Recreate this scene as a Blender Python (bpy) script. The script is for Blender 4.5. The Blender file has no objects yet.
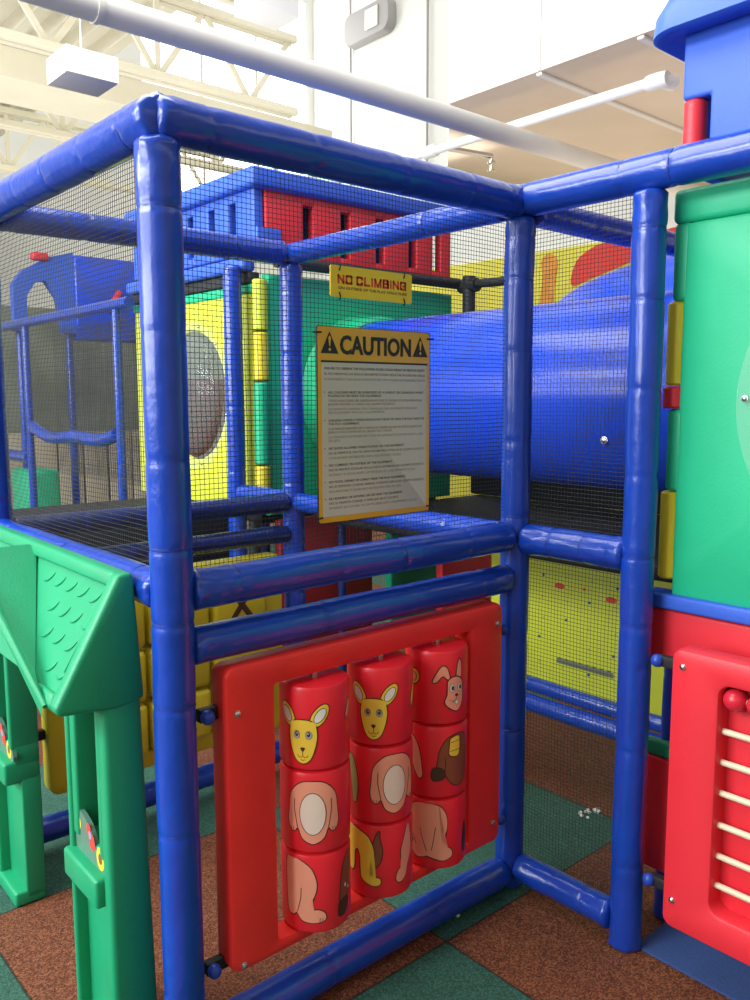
import bpy, bmesh, math, random
from mathutils import Vector, Matrix, noise
PI = math.pi
C = bpy.context.scene.collection
G = 1.22           # bay of the play frame
H = 2.233          # top rail height
ZM = 1.194         # mid rail height
R = 0.047          # padded tube radius

# ------------------------------------------------------------------ materials
def srgb(h):
    h = h.lstrip('#'); o = []
    for i in (0, 2, 4):
        c = int(h[i:i+2], 16) / 255
        o.append(c / 12.92 if c <= 0.04045 else ((c + 0.055) / 1.055) ** 2.4)
    return (*o, 1)

def mat(name, col, rough=0.5, metal=0.0, coat=0.0, bump=0.0, bscale=30.0, var=0.0, vscale=4.0, emit=0.0,
        trans=0.0, alpha=1.0, spec=0.5, ior=1.45, detail=3.0, sss=0.0):
    m = bpy.data.materials.new(name); m.use_nodes = True
    nt = m.node_tree; b = nt.nodes['Principled BSDF']
    c = srgb(col) if isinstance(col, str) else col
    b.inputs['Base Color'].default_value = c
    b.inputs['Roughness'].default_value = rough
    b.inputs['Metallic'].default_value = metal
    b.inputs['Coat Weight'].default_value = coat
    b.inputs['Coat Roughness'].default_value = 0.12
    b.inputs['Transmission Weight'].default_value = trans
    b.inputs['Alpha'].default_value = alpha
    b.inputs['Specular IOR Level'].default_value = spec
    b.inputs['IOR'].default_value = ior
    if emit:
        b.inputs['Emission Color'].default_value = c
        b.inputs['Emission Strength'].default_value = emit
    tc = nt.nodes.new('ShaderNodeTexCoord')
    if var:
        n = nt.nodes.new('ShaderNodeTexNoise'); n.inputs['Scale'].default_value = vscale; n.inputs['Detail'].default_value = detail
        nt.links.new(tc.outputs['Object'], n.inputs['Vector'])
        hs = nt.nodes.new('ShaderNodeHueSaturation'); hs.inputs['Color'].default_value = c
        mr = nt.nodes.new('ShaderNodeMapRange'); mr.inputs['From Min'].default_value = 0.25; mr.inputs['From Max'].default_value = 0.75
        mr.inputs['To Min'].default_value = 1 - var; mr.inputs['To Max'].default_value = 1 + var
        nt.links.new(n.outputs['Fac'], mr.inputs['Value']); nt.links.new(mr.outputs['Result'], hs.inputs['Value'])
        nt.links.new(hs.outputs['Color'], b.inputs['Base Color'])
    if bump:
        n = nt.nodes.new('ShaderNodeTexNoise'); n.inputs['Scale'].default_value = bscale; n.inputs['Detail'].default_value = 4
        nt.links.new(tc.outputs['Object'], n.inputs['Vector'])
        bp = nt.nodes.new('ShaderNodeBump'); bp.inputs['Strength'].default_value = bump; bp.inputs['Distance'].default_value = 0.01
        nt.links.new(n.outputs['Fac'], bp.inputs['Height']); nt.links.new(bp.outputs['Normal'], b.inputs['Normal'])
    return m

M = {}
M['vinyl'] = mat('blue_vinyl', (0.006, 0.050, 0.40, 1), 0.28, coat=0.45, bump=0.30, bscale=26, var=0.12, vscale=6)
M['navy'] = mat('rail_shade_and_leg_navy', (0.006, 0.02, 0.13, 1), 0.35, coat=0.3, bump=0.3, bscale=26)  # darker blue carries the shade of two back rails; also colours platform legs
M['tie'] = mat('tie_seam', (0.012, 0.04, 0.26, 1), 0.4)
M['net'] = mat('black_netting', (0.018, 0.022, 0.025, 1), 0.55)
M['green'] = mat('green_plastic', (0.010, 0.30, 0.135, 1), 0.42, bump=0.08, bscale=160, var=0.05, vscale=8)
M['tgreen'] = mat('tower_green_plastic', (0.014, 0.46, 0.23, 1), 0.45, bump=0.06, bscale=120, var=0.05, vscale=5)
M['red'] = mat('red_plastic', (0.86, 0.032, 0.026, 1), 0.42, bump=0.06, bscale=160, var=0.05, vscale=9)
M['rollred'] = mat('roller_red', (0.82, 0.020, 0.036, 1), 0.33, coat=0.1, var=0.04)
M['tred'] = mat('tower_red_plastic', (0.72, 0.028, 0.045, 1), 0.42, bump=0.06, bscale=120, var=0.05)
M['tblue'] = mat('tower_blue_plastic', (0.035, 0.12, 0.62, 1), 0.45, bump=0.06, bscale=120, var=0.05)
M['tubeblue'] = mat('tube_blue_plastic', (0.015, 0.07, 0.62, 1), 0.22, bump=0.0)
M['yellow'] = mat('yellow_plastic', (0.70, 0.60, 0.03, 1), 0.4, var=0.05)
M['limey'] = mat('lime_yellow_plastic', (0.55, 0.62, 0.05, 1), 0.45, var=0.06)
M['chrome'] = mat('bolt_metal', (0.6, 0.6, 0.6, 1), 0.25, metal=1)
M['black'] = mat('black_rubber', (0.012, 0.012, 0.014, 1), 0.6)
M['deck'] = mat('black_deck_vinyl', (0.008, 0.009, 0.012, 1), 0.8, bump=0.1, bscale=60)
M['knob'] = mat('blue_knob', (0.015, 0.06, 0.40, 1), 0.3)
M['wood'] = mat('dowel_cream', (0.72, 0.64, 0.46, 1), 0.5, var=0.08, vscale=20)
M['ball'] = mat('red_bead', (0.62, 0.02, 0.045, 1), 0.25)
M['signy'] = mat('sign_amber', (0.80, 0.44, 0.03, 1), 0.35)
M['signw'] = mat('sign_cream', (0.62, 0.61, 0.52, 1), 0.35)
M['signk'] = mat('sign_ink', (0.02, 0.02, 0.02, 1), 0.5)
M['ink2'] = mat('sign_ink_faded', (0.16, 0.155, 0.13, 1), 0.5)
M['ink3'] = mat('sign_ink_pale', (0.30, 0.29, 0.26, 1), 0.5)
M['ink_tan'] = mat('sign_ink_brown', (0.26, 0.19, 0.10, 1), 0.5)
M['noy'] = mat('sign_yellow', (0.90, 0.66, 0.02, 1), 0.35)
M['nor'] = mat('sign_red_ink', (0.75, 0.08, 0.01, 1), 0.4)
M['white'] = mat('white_paint', (0.80, 0.80, 0.78, 1), 0.5)
M['pvc'] = mat('white_pvc', (0.82, 0.84, 0.84, 1), 0.35)
M['pipe'] = mat('cream_pipe', (0.72, 0.71, 0.66, 1), 0.5, var=0.04)
M['steel'] = mat('cream_steel', (0.74, 0.70, 0.55, 1), 0.6, var=0.06, vscale=2)
M['roofdeck'] = mat('cream_roof_deck', (0.86, 0.83, 0.72, 1), 0.6, var=0.08, vscale=1.2)
M['wall'] = mat('cream_wall', (0.80, 0.80, 0.75, 1), 0.8, var=0.03, vscale=1)
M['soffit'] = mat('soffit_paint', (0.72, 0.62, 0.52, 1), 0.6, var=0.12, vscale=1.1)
M['clear'] = mat('clear_acrylic', (0.75, 0.9, 0.88, 1), 0.04, alpha=0.13, coat=0.3)
M['glass'] = mat('window_glow', (0.95, 0.98, 1.0, 1), 0.4, emit=3.5)
M['mat'] = mat('blue_rubber_mat', (0.03, 0.07, 0.22, 1), 0.8, var=0.2, vscale=150)
M['outline'] = mat('print_outline', (0.06, 0.012, 0.01, 1), 0.45)
M['pyel'] = mat('print_yellow', (0.88, 0.62, 0.06, 1), 0.4)
M['ppink'] = mat('print_pink', (0.88, 0.36, 0.24, 1), 0.4)
M['pcream'] = mat('print_cream', (0.85, 0.70, 0.60, 1), 0.4)
M['pbrown'] = mat('print_brown', (0.26, 0.075, 0.035, 1), 0.4)
M['pdark'] = mat('print_dark', (0.07, 0.03, 0.02, 1), 0.4)
M['peye'] = mat('print_eye_grey', (0.35, 0.42, 0.42, 1), 0.4)
M['pgreen'] = mat('print_olive', (0.42, 0.42, 0.14, 1), 0.4)
M['pwhite'] = mat('print_white', (0.80, 0.78, 0.72, 1), 0.4)
M['dirt'] = mat('paper_scrap', (0.7, 0.7, 0.66, 1), 0.8)
M['orangep'] = mat('mural_orange', (0.65, 0.27, 0.04, 1), 0.7, var=0.2, vscale=6)
M['muraly'] = mat('mural_yellow', (0.66, 0.60, 0.07, 1), 0.7, var=0.1, vscale=1.5)
M['muralr'] = mat('mural_red', (0.70, 0.05, 0.04, 1), 0.7, var=0.05)
M['beige'] = mat('beige_panel', (0.42, 0.37, 0.28, 1), 0.7, var=0.1)
M['greyg'] = mat('grey_green_panel', (0.16, 0.18, 0.14, 1), 0.8, var=0.5, vscale=1.6)
M['tan'] = mat('tan_wall', (0.42, 0.35, 0.27, 1), 0.8)
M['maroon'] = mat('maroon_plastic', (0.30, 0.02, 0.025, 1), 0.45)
M['lamp'] = mat('grey_lamp_housing', (0.35, 0.33, 0.32, 1), 0.4)
M['lampw'] = mat('lamp_lens', (0.75, 0.72, 0.66, 1), 0.3)

def floor_material():
    m = bpy.data.materials.new('rubber_tile_floor'); m.use_nodes = True
    nt = m.node_tree; b = nt.nodes['Principled BSDF']; N = nt.nodes.new; L = nt.links.new
    b.inputs['Roughness'].default_value = 0.75
    b.inputs['Specular IOR Level'].default_value = 0.35
    tc = N('ShaderNodeTexCoord'); mp = N('ShaderNodeMapping'); L(tc.outputs['Object'], mp.inputs['Vector'])
    T = 1.035
    mp.inputs['Location'].default_value = (-0.83 / T, 0.082 / T, 0.01)
    mp.inputs['Scale'].default_value = (1 / T, 1 / T, 0)
    ck = N('ShaderNodeTexChecker'); ck.inputs['Scale'].default_value = 1.0; L(mp.outputs['Vector'], ck.inputs['Vector'])
    def speck(cols, sc):
        n = N('ShaderNodeTexVoronoi'); n.inputs['Scale'].default_value = sc; L(tc.outputs['Object'], n.inputs['Vector'])
        cr = N('ShaderNodeValToRGB'); e = cr.color_ramp.elements
        sep = N('ShaderNodeSeparateColor'); L(n.outputs['Color'], sep.inputs['Color']); L(sep.outputs['Red'], cr.inputs['Fac'])
        e[0].position = 0; e[0].color = cols[0]; e[1].position = 1; e[1].color = cols[2]
        k = e.new(0.55); k.color = cols[1]
        return cr.outputs['Color']
    org = speck([(0.05, 0.013, 0.006, 1), (0.150, 0.045, 0.018, 1), (0.27, 0.105, 0.05, 1)], 230)
    grn = speck([(0.014, 0.055, 0.042, 1), (0.024, 0.095, 0.068, 1), (0.05, 0.15, 0.11, 1)], 230)
    mx = N('ShaderNodeMix'); mx.data_type = 'RGBA'
    L(ck.outputs['Fac'], mx.inputs[0]); L(grn, mx.inputs[6]); L(org, mx.inputs[7])
    # worn patches and dark seams between tiles
    nz = N('ShaderNodeTexNoise'); nz.inputs['Scale'].default_value = 3.0; L(tc.outputs['Object'], nz.inputs['Vector'])
    mr = N('ShaderNodeMapRange'); mr.inputs['To Min'].default_value = 0.8; mr.inputs['To Max'].default_value = 1.2; L(nz.outputs['Fac'], mr.inputs['Value'])
    sx = N('ShaderNodeSeparateXYZ'); L(mp.outputs['Vector'], sx.inputs['Vector'])
    def seam(o):
        f = N('ShaderNodeMath'); f.operation = 'PINGPONG'; f.inputs[1].default_value = 0.5; L(o, f.inputs[0])
        g = N('ShaderNodeMath'); g.operation = 'GREATER_THAN'; g.inputs[1].default_value = 0.0035; L(f.outputs[0], g.inputs[0]); return g.outputs[0]
    mu = N('ShaderNodeMath'); mu.operation = 'MULTIPLY'; L(seam(sx.outputs['X']), mu.inputs[0]); L(seam(sx.outputs['Y']), mu.inputs[1])
    mm = N('ShaderNodeMapRange'); mm.inputs['To Min'].default_value = 0.35; L(mu.outputs[0], mm.inputs['Value'])
    m2 = N('ShaderNodeMath'); m2.operation = 'MULTIPLY'; L(mr.outputs[0], m2.inputs[0]); L(mm.outputs[0], m2.inputs[1])
    hs = N('ShaderNodeHueSaturation'); L(mx.outputs[2], hs.inputs['Color']); L(m2.outputs[0], hs.inputs['Value'])
    L(hs.outputs['Color'], b.inputs['Base Color'])
    v = N('ShaderNodeTexVoronoi'); v.inputs['Scale'].default_value = 230; L(tc.outputs['Object'], v.inputs['Vector'])
    bp = N('ShaderNodeBump'); bp.inputs['Strength'].default_value = 0.3; bp.inputs['Distance'].default_value = 0.003
    L(v.outputs['Distance'], bp.inputs['Height']); L(bp.outputs['Normal'], b.inputs['Normal'])
    return m

# ------------------------------------------------------------------ mesh helpers
class MB:
    def __init__(s): s.v = []; s.f = []; s.mi = []; s.mats = []
    def mid(s, m):
        if m not in s.mats: s.mats.append(m)
        return s.mats.index(m)
    def add(s, vs, fs, m=None):
        o = len(s.v); s.v += [tuple(v) for v in vs]; k = s.mid(m) if m else 0
        for f in fs: s.f.append([i + o for i in f]); s.mi.append(k)
    def box(s, x0, x1, y0, y1, z0, z1, m=None):
        vs = [(x, y, z) for x in (x0, x1) for y in (y0, y1) for z in (z0, z1)]
        s.add(vs, [(0, 1, 3, 2), (4, 6, 7, 5), (0, 4, 5, 1), (2, 3, 7, 6), (0, 2, 6, 4), (1, 5, 7, 3)], m)
        return s
    def rbox(s, x0, x1, y0, y1, z0, z1, b=0.01, seg=3, m=None):
        bm = bmesh.new(); bmesh.ops.create_cube(bm, size=1)
        for v in bm.verts:
            v.co = ((x0 + x1) / 2 + v.co.x * (x1 - x0), (y0 + y1) / 2 + v.co.y * (y1 - y0), (z0 + z1) / 2 + v.co.z * (z1 - z0))
        bmesh.ops.bevel(bm, geom=bm.edges[:], offset=b, segments=seg, profile=0.5, affect='EDGES')
        s.frombm(bm, m); return s
    def frombm(s, bm, m=None):
        bm.verts.ensure_lookup_table(); bm.verts.index_update()
        s.add([v.co[:] for v in bm.verts], [[v.index for v in f.verts] for f in bm.faces], m); bm.free()
    def tube(s, pts, r, n=12, caps=True, m=None):
        pts = [Vector(p) for p in pts]; rs = r if isinstance(r, (list, tuple)) else [r] * len(pts)
        vs = []; fs = []; up = None
        for i, p in enumerate(pts):
            d = (pts[min(i + 1, len(pts) - 1)] - pts[max(i - 1, 0)]).normalized()
            if up is None: up = Vector((0, 0, 1)) if abs(d.z) < 0.9 else Vector((1, 0, 0))
            a = d.cross(up).normalized(); b = a.cross(d).normalized(); up = b
            for k in range(n):
                t = 2 * PI * k / n; vs.append(p + a * math.cos(t) * rs[i] + b * math.sin(t) * rs[i])
        for i in range(len(pts) - 1):
            for k in range(n):
                fs.append((i * n + k, i * n + (k + 1) % n, (i + 1) * n + (k + 1) % n, (i + 1) * n + k))
        if caps: fs.append(tuple(range(n))[::-1]); fs.append(tuple(range((len(pts) - 1) * n, len(pts) * n)))
        s.add(vs, fs, m); return s
    def lathe(s, prof, n=24, center=(0, 0, 0), axis='Z', m=None, caps=True):
        vs = []; fs = []
        for (r, z) in prof:
            for k in range(n):
                t = 2 * PI * k / n; x, y = r * math.cos(t), r * math.sin(t)
                p = {'Z': (x, y, z), 'X': (z, x, y), 'Y': (y, z, x)}[axis]
                vs.append((p[0] + center[0], p[1] + center[1], p[2] + center[2]))
        for i in range(len(prof) - 1):
            for k in range(n): fs.append((i * n + k, i * n + (k + 1) % n, (i + 1) * n + (k + 1) % n, (i + 1) * n + k))
        if caps: fs.append(tuple(range(n))[::-1]); fs.append(tuple(range((len(prof) - 1) * n, len(prof) * n)))
        s.add(vs, fs, m); return s
    def bridge(s, loops, closed=False, m=None, cap0=False, cap1=False):
        n = len(loops[0]); vs = [p for l in loops for p in l]; fs = []; L = len(loops)
        for i in range(L if closed else L - 1):
            j = (i + 1) % L
            for k in range(n): fs.append((i * n + k, i * n + (k + 1) % n, j * n + (k + 1) % n, j * n + k))
        if cap0: fs.append(tuple(range(n))[::-1])
        if cap1: fs.append(tuple(range((L - 1) * n, L * n)))
        s.add(vs, fs, m); return s
    def build(s, name, m=None, parent=None, smooth=35, origin=None):
        me = bpy.data.meshes.new(name)
        vs = s.v
        if origin is not None: vs = [(v[0] - origin[0], v[1] - origin[1], v[2] - origin[2]) for v in vs]
        me.from_pydata(vs, [], s.f)
        ms = s.mats if s.mats else [m]
        for q in ms: me.materials.append(q)
        if len(ms) > 1: me.polygons.foreach_set('material_index', s.mi)
        bm = bmesh.new(); bm.from_mesh(me); bmesh.ops.recalc_face_normals(bm, faces=bm.faces); bm.to_mesh(me); bm.free()
        if smooth:
            me.shade_smooth(); me.set_sharp_from_angle(angle=math.radians(smooth))
        o = bpy.data.objects.new(name, me); C.objects.link(o)
        if origin is not None: o.location = origin
        if parent: o.parent = parent
        return o

def thing(name, label, cat, loc=(0, 0, 0), rz=0.0, group=None):
    o = bpy.data.objects.new(name, None); C.objects.link(o); o.empty_display_size = 0.1
    o.location = loc; o.rotation_euler = (0, 0, rz); o['label'] = label; o['category'] = cat
    if group: o['group'] = group
    return o
def tag(o, label, cat, group=None, kind=None):
    o['label'] = label; o['category'] = cat
    if group: o['group'] = group
    if kind: o['kind'] = kind
    return o
def struct(o): o['kind'] = 'structure'; return o
def place_in(parent, o):          # child meshes were written in world coordinates of an unrotated parent
    o.parent = parent; o.location = Vector(o.location) - Vector(parent.location); return o
def rrect(w, h, r, n=6):          # centred rounded rectangle loop, counter-clockwise
    pts = []
    r = max(min(r, w / 2 - 1e-4, h / 2 - 1e-4), 1e-4)
    for cx, cy, a0 in ((w/2 - r, h/2 - r, 0), (-w/2 + r, h/2 - r, PI/2), (-w/2 + r, -h/2 + r, PI), (w/2 - r, -h/2 + r, 1.5 * PI)):
        for i in range(n + 1):
            a = a0 + PI / 2 * i / n; pts.append((cx + r * math.cos(a), cy + r * math.sin(a)))
    return pts
def smooth_poly(pts, n=8):        # closed Catmull-Rom
    out = []; L = len(pts)
    for i in range(L):
        p0, p1, p2, p3 = pts[i - 1], pts[i], pts[(i + 1) % L], pts[(i + 2) % L]
        for k in range(n):
            t = k / n
            out.append(tuple(0.5 * ((2 * p1[a]) + (-p0[a] + p2[a]) * t + (2*p0[a] - 5*p1[a] + 4*p2[a] - p3[a]) * t*t + (-p0[a] + 3*p1[a] - 3*p2[a] + p3[a]) * t**3) for a in (0, 1)))
    return out
def ellipse(cx, cy, a, b, rot=0, n=28):
    return [(cx + a * math.cos(t) * math.cos(rot) - b * math.sin(t) * math.sin(rot),
             cy + a * math.cos(t) * math.sin(rot) + b * math.sin(t) * math.cos(rot)) for t in [2 * PI * i / n for i in range(n)]]
def offset(pts, d):
    A = sum(pts[i][0] * pts[(i+1) % len(pts)][1] - pts[(i+1) % len(pts)][0] * pts[i][1] for i in range(len(pts)))
    sg = 1 if A > 0 else -1; out = []
    for i in range(len(pts)):
        a, b = pts[i - 1], pts[(i + 1) % len(pts)]
        tx, ty = b[0] - a[0], b[1] - a[1]; l = math.hypot(tx, ty) or 1
        out.append((pts[i][0] + sg * ty / l * d, pts[i][1] - sg * tx / l * d))
    return out

# ------------------------------------------------------------------ padded tubes
def pad_mesh(p0, p1, ties, seed, r=R, sag=0.0, wob=0.003, ends=True):
    """cover of a foam-padded tube, pinched where the ties pull it in; local coords from p0"""
    p0 = Vector(p0); p1 = Vector(p1); L = (p1 - p0).length; d = (p1 - p0).normalized()
    up = Vector((0, 0, 1)) if abs(d.z) < 0.9 else Vector((1, 0, 0))
    a = d.cross(up).normalized(); b = a.cross(d)
    n = 32; step = 0.009; N = max(6, int(L / step)); rnd = random.Random(seed)
    off = Vector((rnd.uniform(-50, 50), rnd.uniform(-50, 50), rnd.uniform(-50, 50)))
    vs = []; fs = []
    for i in range(N + 1):
        s = L * i / N
        q = p0 + d * s
        w = wob * noise.noise(off + Vector((s * 3, 0, 0))); w2 = wob * noise.noise(off + Vector((0, s * 3, 7)))
        sg = sag * math.sin(PI * s / L) if sag else 0
        if sag: sg += sag * 0.35 * math.sin(3.3 * PI * s / L)
        for k in range(n):
            t = 2 * PI * k / n
            rr = r * (1 + 0.018 * noise.noise(off + Vector((math.cos(t) * 1.2, math.sin(t) * 1.2, s * 9))))
            for c in ties:
                u = (s - c)
                e = math.exp(-(u / 0.004) ** 2) * 0.055 + math.exp(-(u / 0.016) ** 2) * 0.018
                # wrinkles fan out from each tie
                wr = math.exp(-abs(u) / 0.026) * 0.065 * noise.noise(off + Vector((math.cos(t) * 3.2 + u * 8, math.sin(t) * 3.2 - u * 8, c * 11)))
                rr *= 1 - e + wr
            if ends:
                en = min(s, L - s)
                rr *= 1 + math.exp(-en / 0.06) * 0.15 * noise.noise(off + Vector((math.cos(t) * 2.4, math.sin(t) * 2.4, s * 26)))
                if en < 0.012: rr *= 0.80 + 0.20 * math.sqrt(max(0, 1 - (1 - en / 0.012) ** 2))
            vs.append(q + a * (math.cos(t) * rr + w) + b * (math.sin(t) * rr + w2 - sg))
    for i in range(N):
        for k in range(n): fs.append((i * n + k, i * n + (k + 1) % n, (i + 1) * n + (k + 1) % n, (i + 1) * n + k))
    fs.append(tuple(range(n))[::-1]); fs.append(tuple(range(N * n, (N + 1) * n)))
    return vs, fs

def pad(name, p0, p1, ties, label, cat, group, seed, r=R, sag=0.0, m=None):
    root = thing(name, label, cat, p0, group=group)
    mb = MB(); vs, fs = pad_mesh(p0, p1, ties, seed, r, sag); mb.add(vs, fs)
    place_in(root, mb.build('vinyl_cover', m or M['vinyl'], origin=p0, smooth=50))
    if not sag:
        d = (Vector(p1) - Vector(p0)).normalized()
        for c in ties:
            q = Vector(p0) + d * c
            t = MB(); rr = r * 0.934
            t.tube([q - d * 0.0035, q - d * 0.002, q + d * 0.002, q + d * 0.0035], [rr - 0.001, rr + 0.0008, rr + 0.0008, rr - 0.001], 28)
            place_in(root, t.build('tie_band', M['tie'], origin=tuple(q)))
    return root

GP = 'blue padded upright posts of the play frame'
GR = 'blue padded rails of the play frame'
P1, P2, P3, P4, P5 = (0, 0), (G, 0), (G, -0.448), (0, G), (G, G)
def post(p, z0, z1, ties, label, seed, r=R):
    return pad('padded_post', (p[0], p[1], z0), (p[0], p[1], z1), [t - z0 for t in ties], label, 'padded post', GP, seed, r)
post(P1, 0.0, 2.19, (0.22, 0.62, 0.93, 1.125, 1.30, 1.50, 1.78, 2.045), 'thick blue vinyl padded post nearest the viewer, left corner of the netted cage', 1, 0.049)
post(P2, 0.0, 2.19, (0.30, 0.55, 0.86, 1.26, 1.50, 1.78, 2.0, 2.13), 'blue padded post at the inner corner, right end of the red animal panel', 2)
post(P3, 0.0, 2.19, (0.27, 0.62, 0.87, 0.99, 1.19, 1.42, 1.66, 1.90, 2.09), 'blue padded post between the narrow net panel and the green tower wall', 3, 0.046)
post(P4, 0.0, 2.19, (0.5, 0.9, 1.3, 1.6, 1.9), 'blue padded post at the left picture edge, behind the green playhouse front', 4)
post(P5, 0.0, 2.19, (0.4, 0.8, 1.28, 1.52, 1.82, 2.08), 'blue padded post at the back corner of the cage, left of the caution sign', 5)
post((G, 1.68), 0.0, 2.24, (0.4, 0.8, 1.3, 1.6, 1.9), 'blue padded post right of the round window of the yellow tower wall', 6, 0.043)
post((2.72, 1.2), 0.0, 1.02, (0.4, 0.8), 'short blue padded leg under the black platform, behind the rails left of the inner corner', 7, 0.045)
post((1.80, -0.10), 0.0, 0.43, (0.2,), 'short blue padded leg under the lime dotted panel', 17, 0.04)
def rail(a, b, ties, label, seed, r=R, sag=0.0, m=None):
    return pad('padded_rail', a, b, ties, label, 'padded rail', GR, seed, r, sag, m)
rail((-0.012, 0, H), (G - 0.02, 0, H), (0.13, 0.42, 0.72, 0.98, 1.15), 'dark blue padded top rail over the caution sign', 11, 0.05)
rail((-.004, -0.025, H - .003), (-.004, G + 0.03, H - .003), (0.12, 0.34, 0.58, 0.80, 1.02), 'bright blue padded top rail running back along the left side', 12, 0.05)
rail((0.045, G, H), (G - 0.04, G, H), (0.3, 0.6, 0.9), 'shaded blue padded top rail across the back of the cage', 13)
rail((G, G + 0.03, H), (G, 0.055, H), (0.25, 0.55, 0.85), 'blue padded top rail from the back post to the inner corner', 14, 0.044)
rail((G, 0.05, H + .006), (G, -1.75, H + .006), (0.08, 0.42, 0.57, 0.95, 1.3), 'blue padded top rail in front of the blue tower roof wall', 15, 0.05)
rail((G + 0.05, 0.0, H - .02), (2.5, 0.0, H - .02), (0.3, 0.8), 'dark padded rail running away behind the narrow net panel', 16, 0.044)
rail((0.042, 0, ZM), (G - 0.04, 0, ZM), (0.12, 0.43, 0.66, 0.93, 1.10), 'blue padded rail directly below the caution sign net', 21, 0.048)
rail((0.04, 0, 1.060), (G - 0.04, 0, 1.060), (0.38, 0.71, 1.0), 'blue padded rail just above the red animal panel', 22, 0.045)
rail((0, 0.045, ZM), (0, G - 0.04, ZM), (0.1, 0.33, 0.55, 0.78, 1.0), 'blue padded rail along the top of the green playhouse front', 23, 0.046)
rail((0.04, G, 1.195), (G - 0.04, G, 1.195), (0.25, 0.55, 0.85), 'upper shaded blue padded rail across the back, level with the deck', 24, 0.040, m=M['navy'])  # shade on this back rail is put into its darker cover colour
rail((0.04, G, 1.060), (G - 0.04, G, 1.060), (0.2, 0.5, 0.9), 'lower shaded blue padded rail across the back, just above the yellow game panel', 27, 0.038, m=M['navy'])  # darker cover again, the shade is in the colour here too
rail((G, G - 0.04, ZM), (G, 0.045, ZM), (0.3, 0.6, 0.9), 'blue padded rail from the back post to the inner corner at deck height', 25, 0.04)
rail((G, -0.045, ZM - .005), (G, -0.415, ZM - .005), (0.11, 0.23, 0.32), 'short blue padded rail in the middle of the narrow net panel', 26, 0.048)
rail((0.04, 0, 0.056), (G - 0.04, 0, 0.056), (0.4, 0.8), 'blue padded floor rail under the red animal panel', 31, 0.050)
rail((G, -0.045, 0.078), (G, -0.405, 0.078), (0.15, 0.27), 'short blue padded floor rail under the narrow net panel', 32, 0.046)
rail((0.04, G, 0.095), (G - 0.04, G, 0.095), (0.3, 0.7), 'blue padded floor rail at the back under the yellow game panel', 33, 0.046)
rail((1.80, 0.62, 0.468), (1.80, -0.40, 0.468), (0.25, 0.6, 0.8), 'blue padded rail touching the bottom edge of the lime dotted panel', 34, 0.030)
rail((1.775, 0.62, 0.400), (1.775, -0.40, 0.400), (0.2, 0.5, 0.8), 'lower dark blue padded rail below the lime dotted panel', 35, 0.036)
rail((G, 1.26, 1.20), (G, 1.64, 1.20), (0.12, 0.26), 'short blue padded rail between the two posts left of the caution sign', 36, 0.04)

# ------------------------------------------------------------------ nets
def net(label, org, u, v, W, Hh, seed, pitch=0.0122, t=0.00078, bulge=0.0):
    """square mesh netting; u,v unit directions, woven from individual strands in one mesh"""
    mb = MB(); u = Vector(u); v = Vector(v); nrm = u.cross(v).normalized(); o = Vector(org); rnd = random.Random(seed)
    off = Vector((seed * 3.1, 0, 0))
    def P(a, b):
        bu = bulge * math.sin(PI * a / W) * math.sin(PI * b / Hh)
        wv = 0.004 * noise.noise(off + Vector((a * 4, b * 4, 0))); wu = 0.004 * noise.noise(off + Vector((a * 4, b * 4, 9)))
        return o + u * (a + wu) + v * (b + wv) + nrm * (bu + 0.006 * noise.noise(off + Vector((a * 3, b * 3, 5))))
    nu = int(W / pitch); nv = int(Hh / pitch); seg = 14
    for i in range(nu + 1):
        a = W * i / nu; vs = []; fs = []
        for k in range(seg + 1):
            p = P(a, Hh * k / seg)
            vs += [p - u * t, p + nrm * t, p + u * t, p - nrm * t]
        for k in range(seg):
            for q in range(4): fs.append((k*4+q, k*4+(q+1) % 4, k*4+4+(q+1) % 4, k*4+4+q))
        mb.add(vs, fs)
    for i in range(nv + 1):
        b = Hh * i / nv; vs = []; fs = []
        for k in range(seg + 1):
            p = P(W * k / seg, b)
            vs += [p - v * t, p + nrm * t, p + v * t, p - nrm * t]
        for k in range(seg):
            for q in range(4): fs.append((k*4+q, k*4+(q+1) % 4, k*4+4+(q+1) % 4, k*4+4+q))
        mb.add(vs, fs)
    ob = mb.build('safety_net', M['net'], origin=org, smooth=0)
    return tag(ob, label, 'safety net', 'black square mesh safety nets')
nz0 = ZM + 0.035; nzh = H - 0.04 - nz0
net('black square mesh net that holds the caution sign', (0.04, 0.02, nz0), (1, 0, 0), (0, 0, 1), G - 0.08, nzh, 1)
net('black mesh net on the left side above the green playhouse front', (0.02, 0.04, nz0), (0, 1, 0), (0, 0, 1), G - 0.08, nzh, 2)
net('narrow black mesh net in front of the big blue tube', (G + 0.01, -0.415, nz0), (0, 1, 0), (0, 0, 1), 0.38, nzh, 3)
net('narrow black mesh net low down in front of the lime dotted panel', (G + 0.01, -0.415, 0.09), (0, 1, 0), (0, 0, 1), 0.38, ZM - 0.125, 4)
net('black mesh net across the back of the left bay', (1.36, 2.92, 1.12), (0, 1, 0), (0, 0, 1), 1.36, 1.0, 5, pitch=0.016)
net('black mesh net behind the deck at the left', (1.46, 2.92, 1.12), (0, 1, 0), (0, 0, 1), 1.36, 1.0, 6, pitch=0.02)

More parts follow.
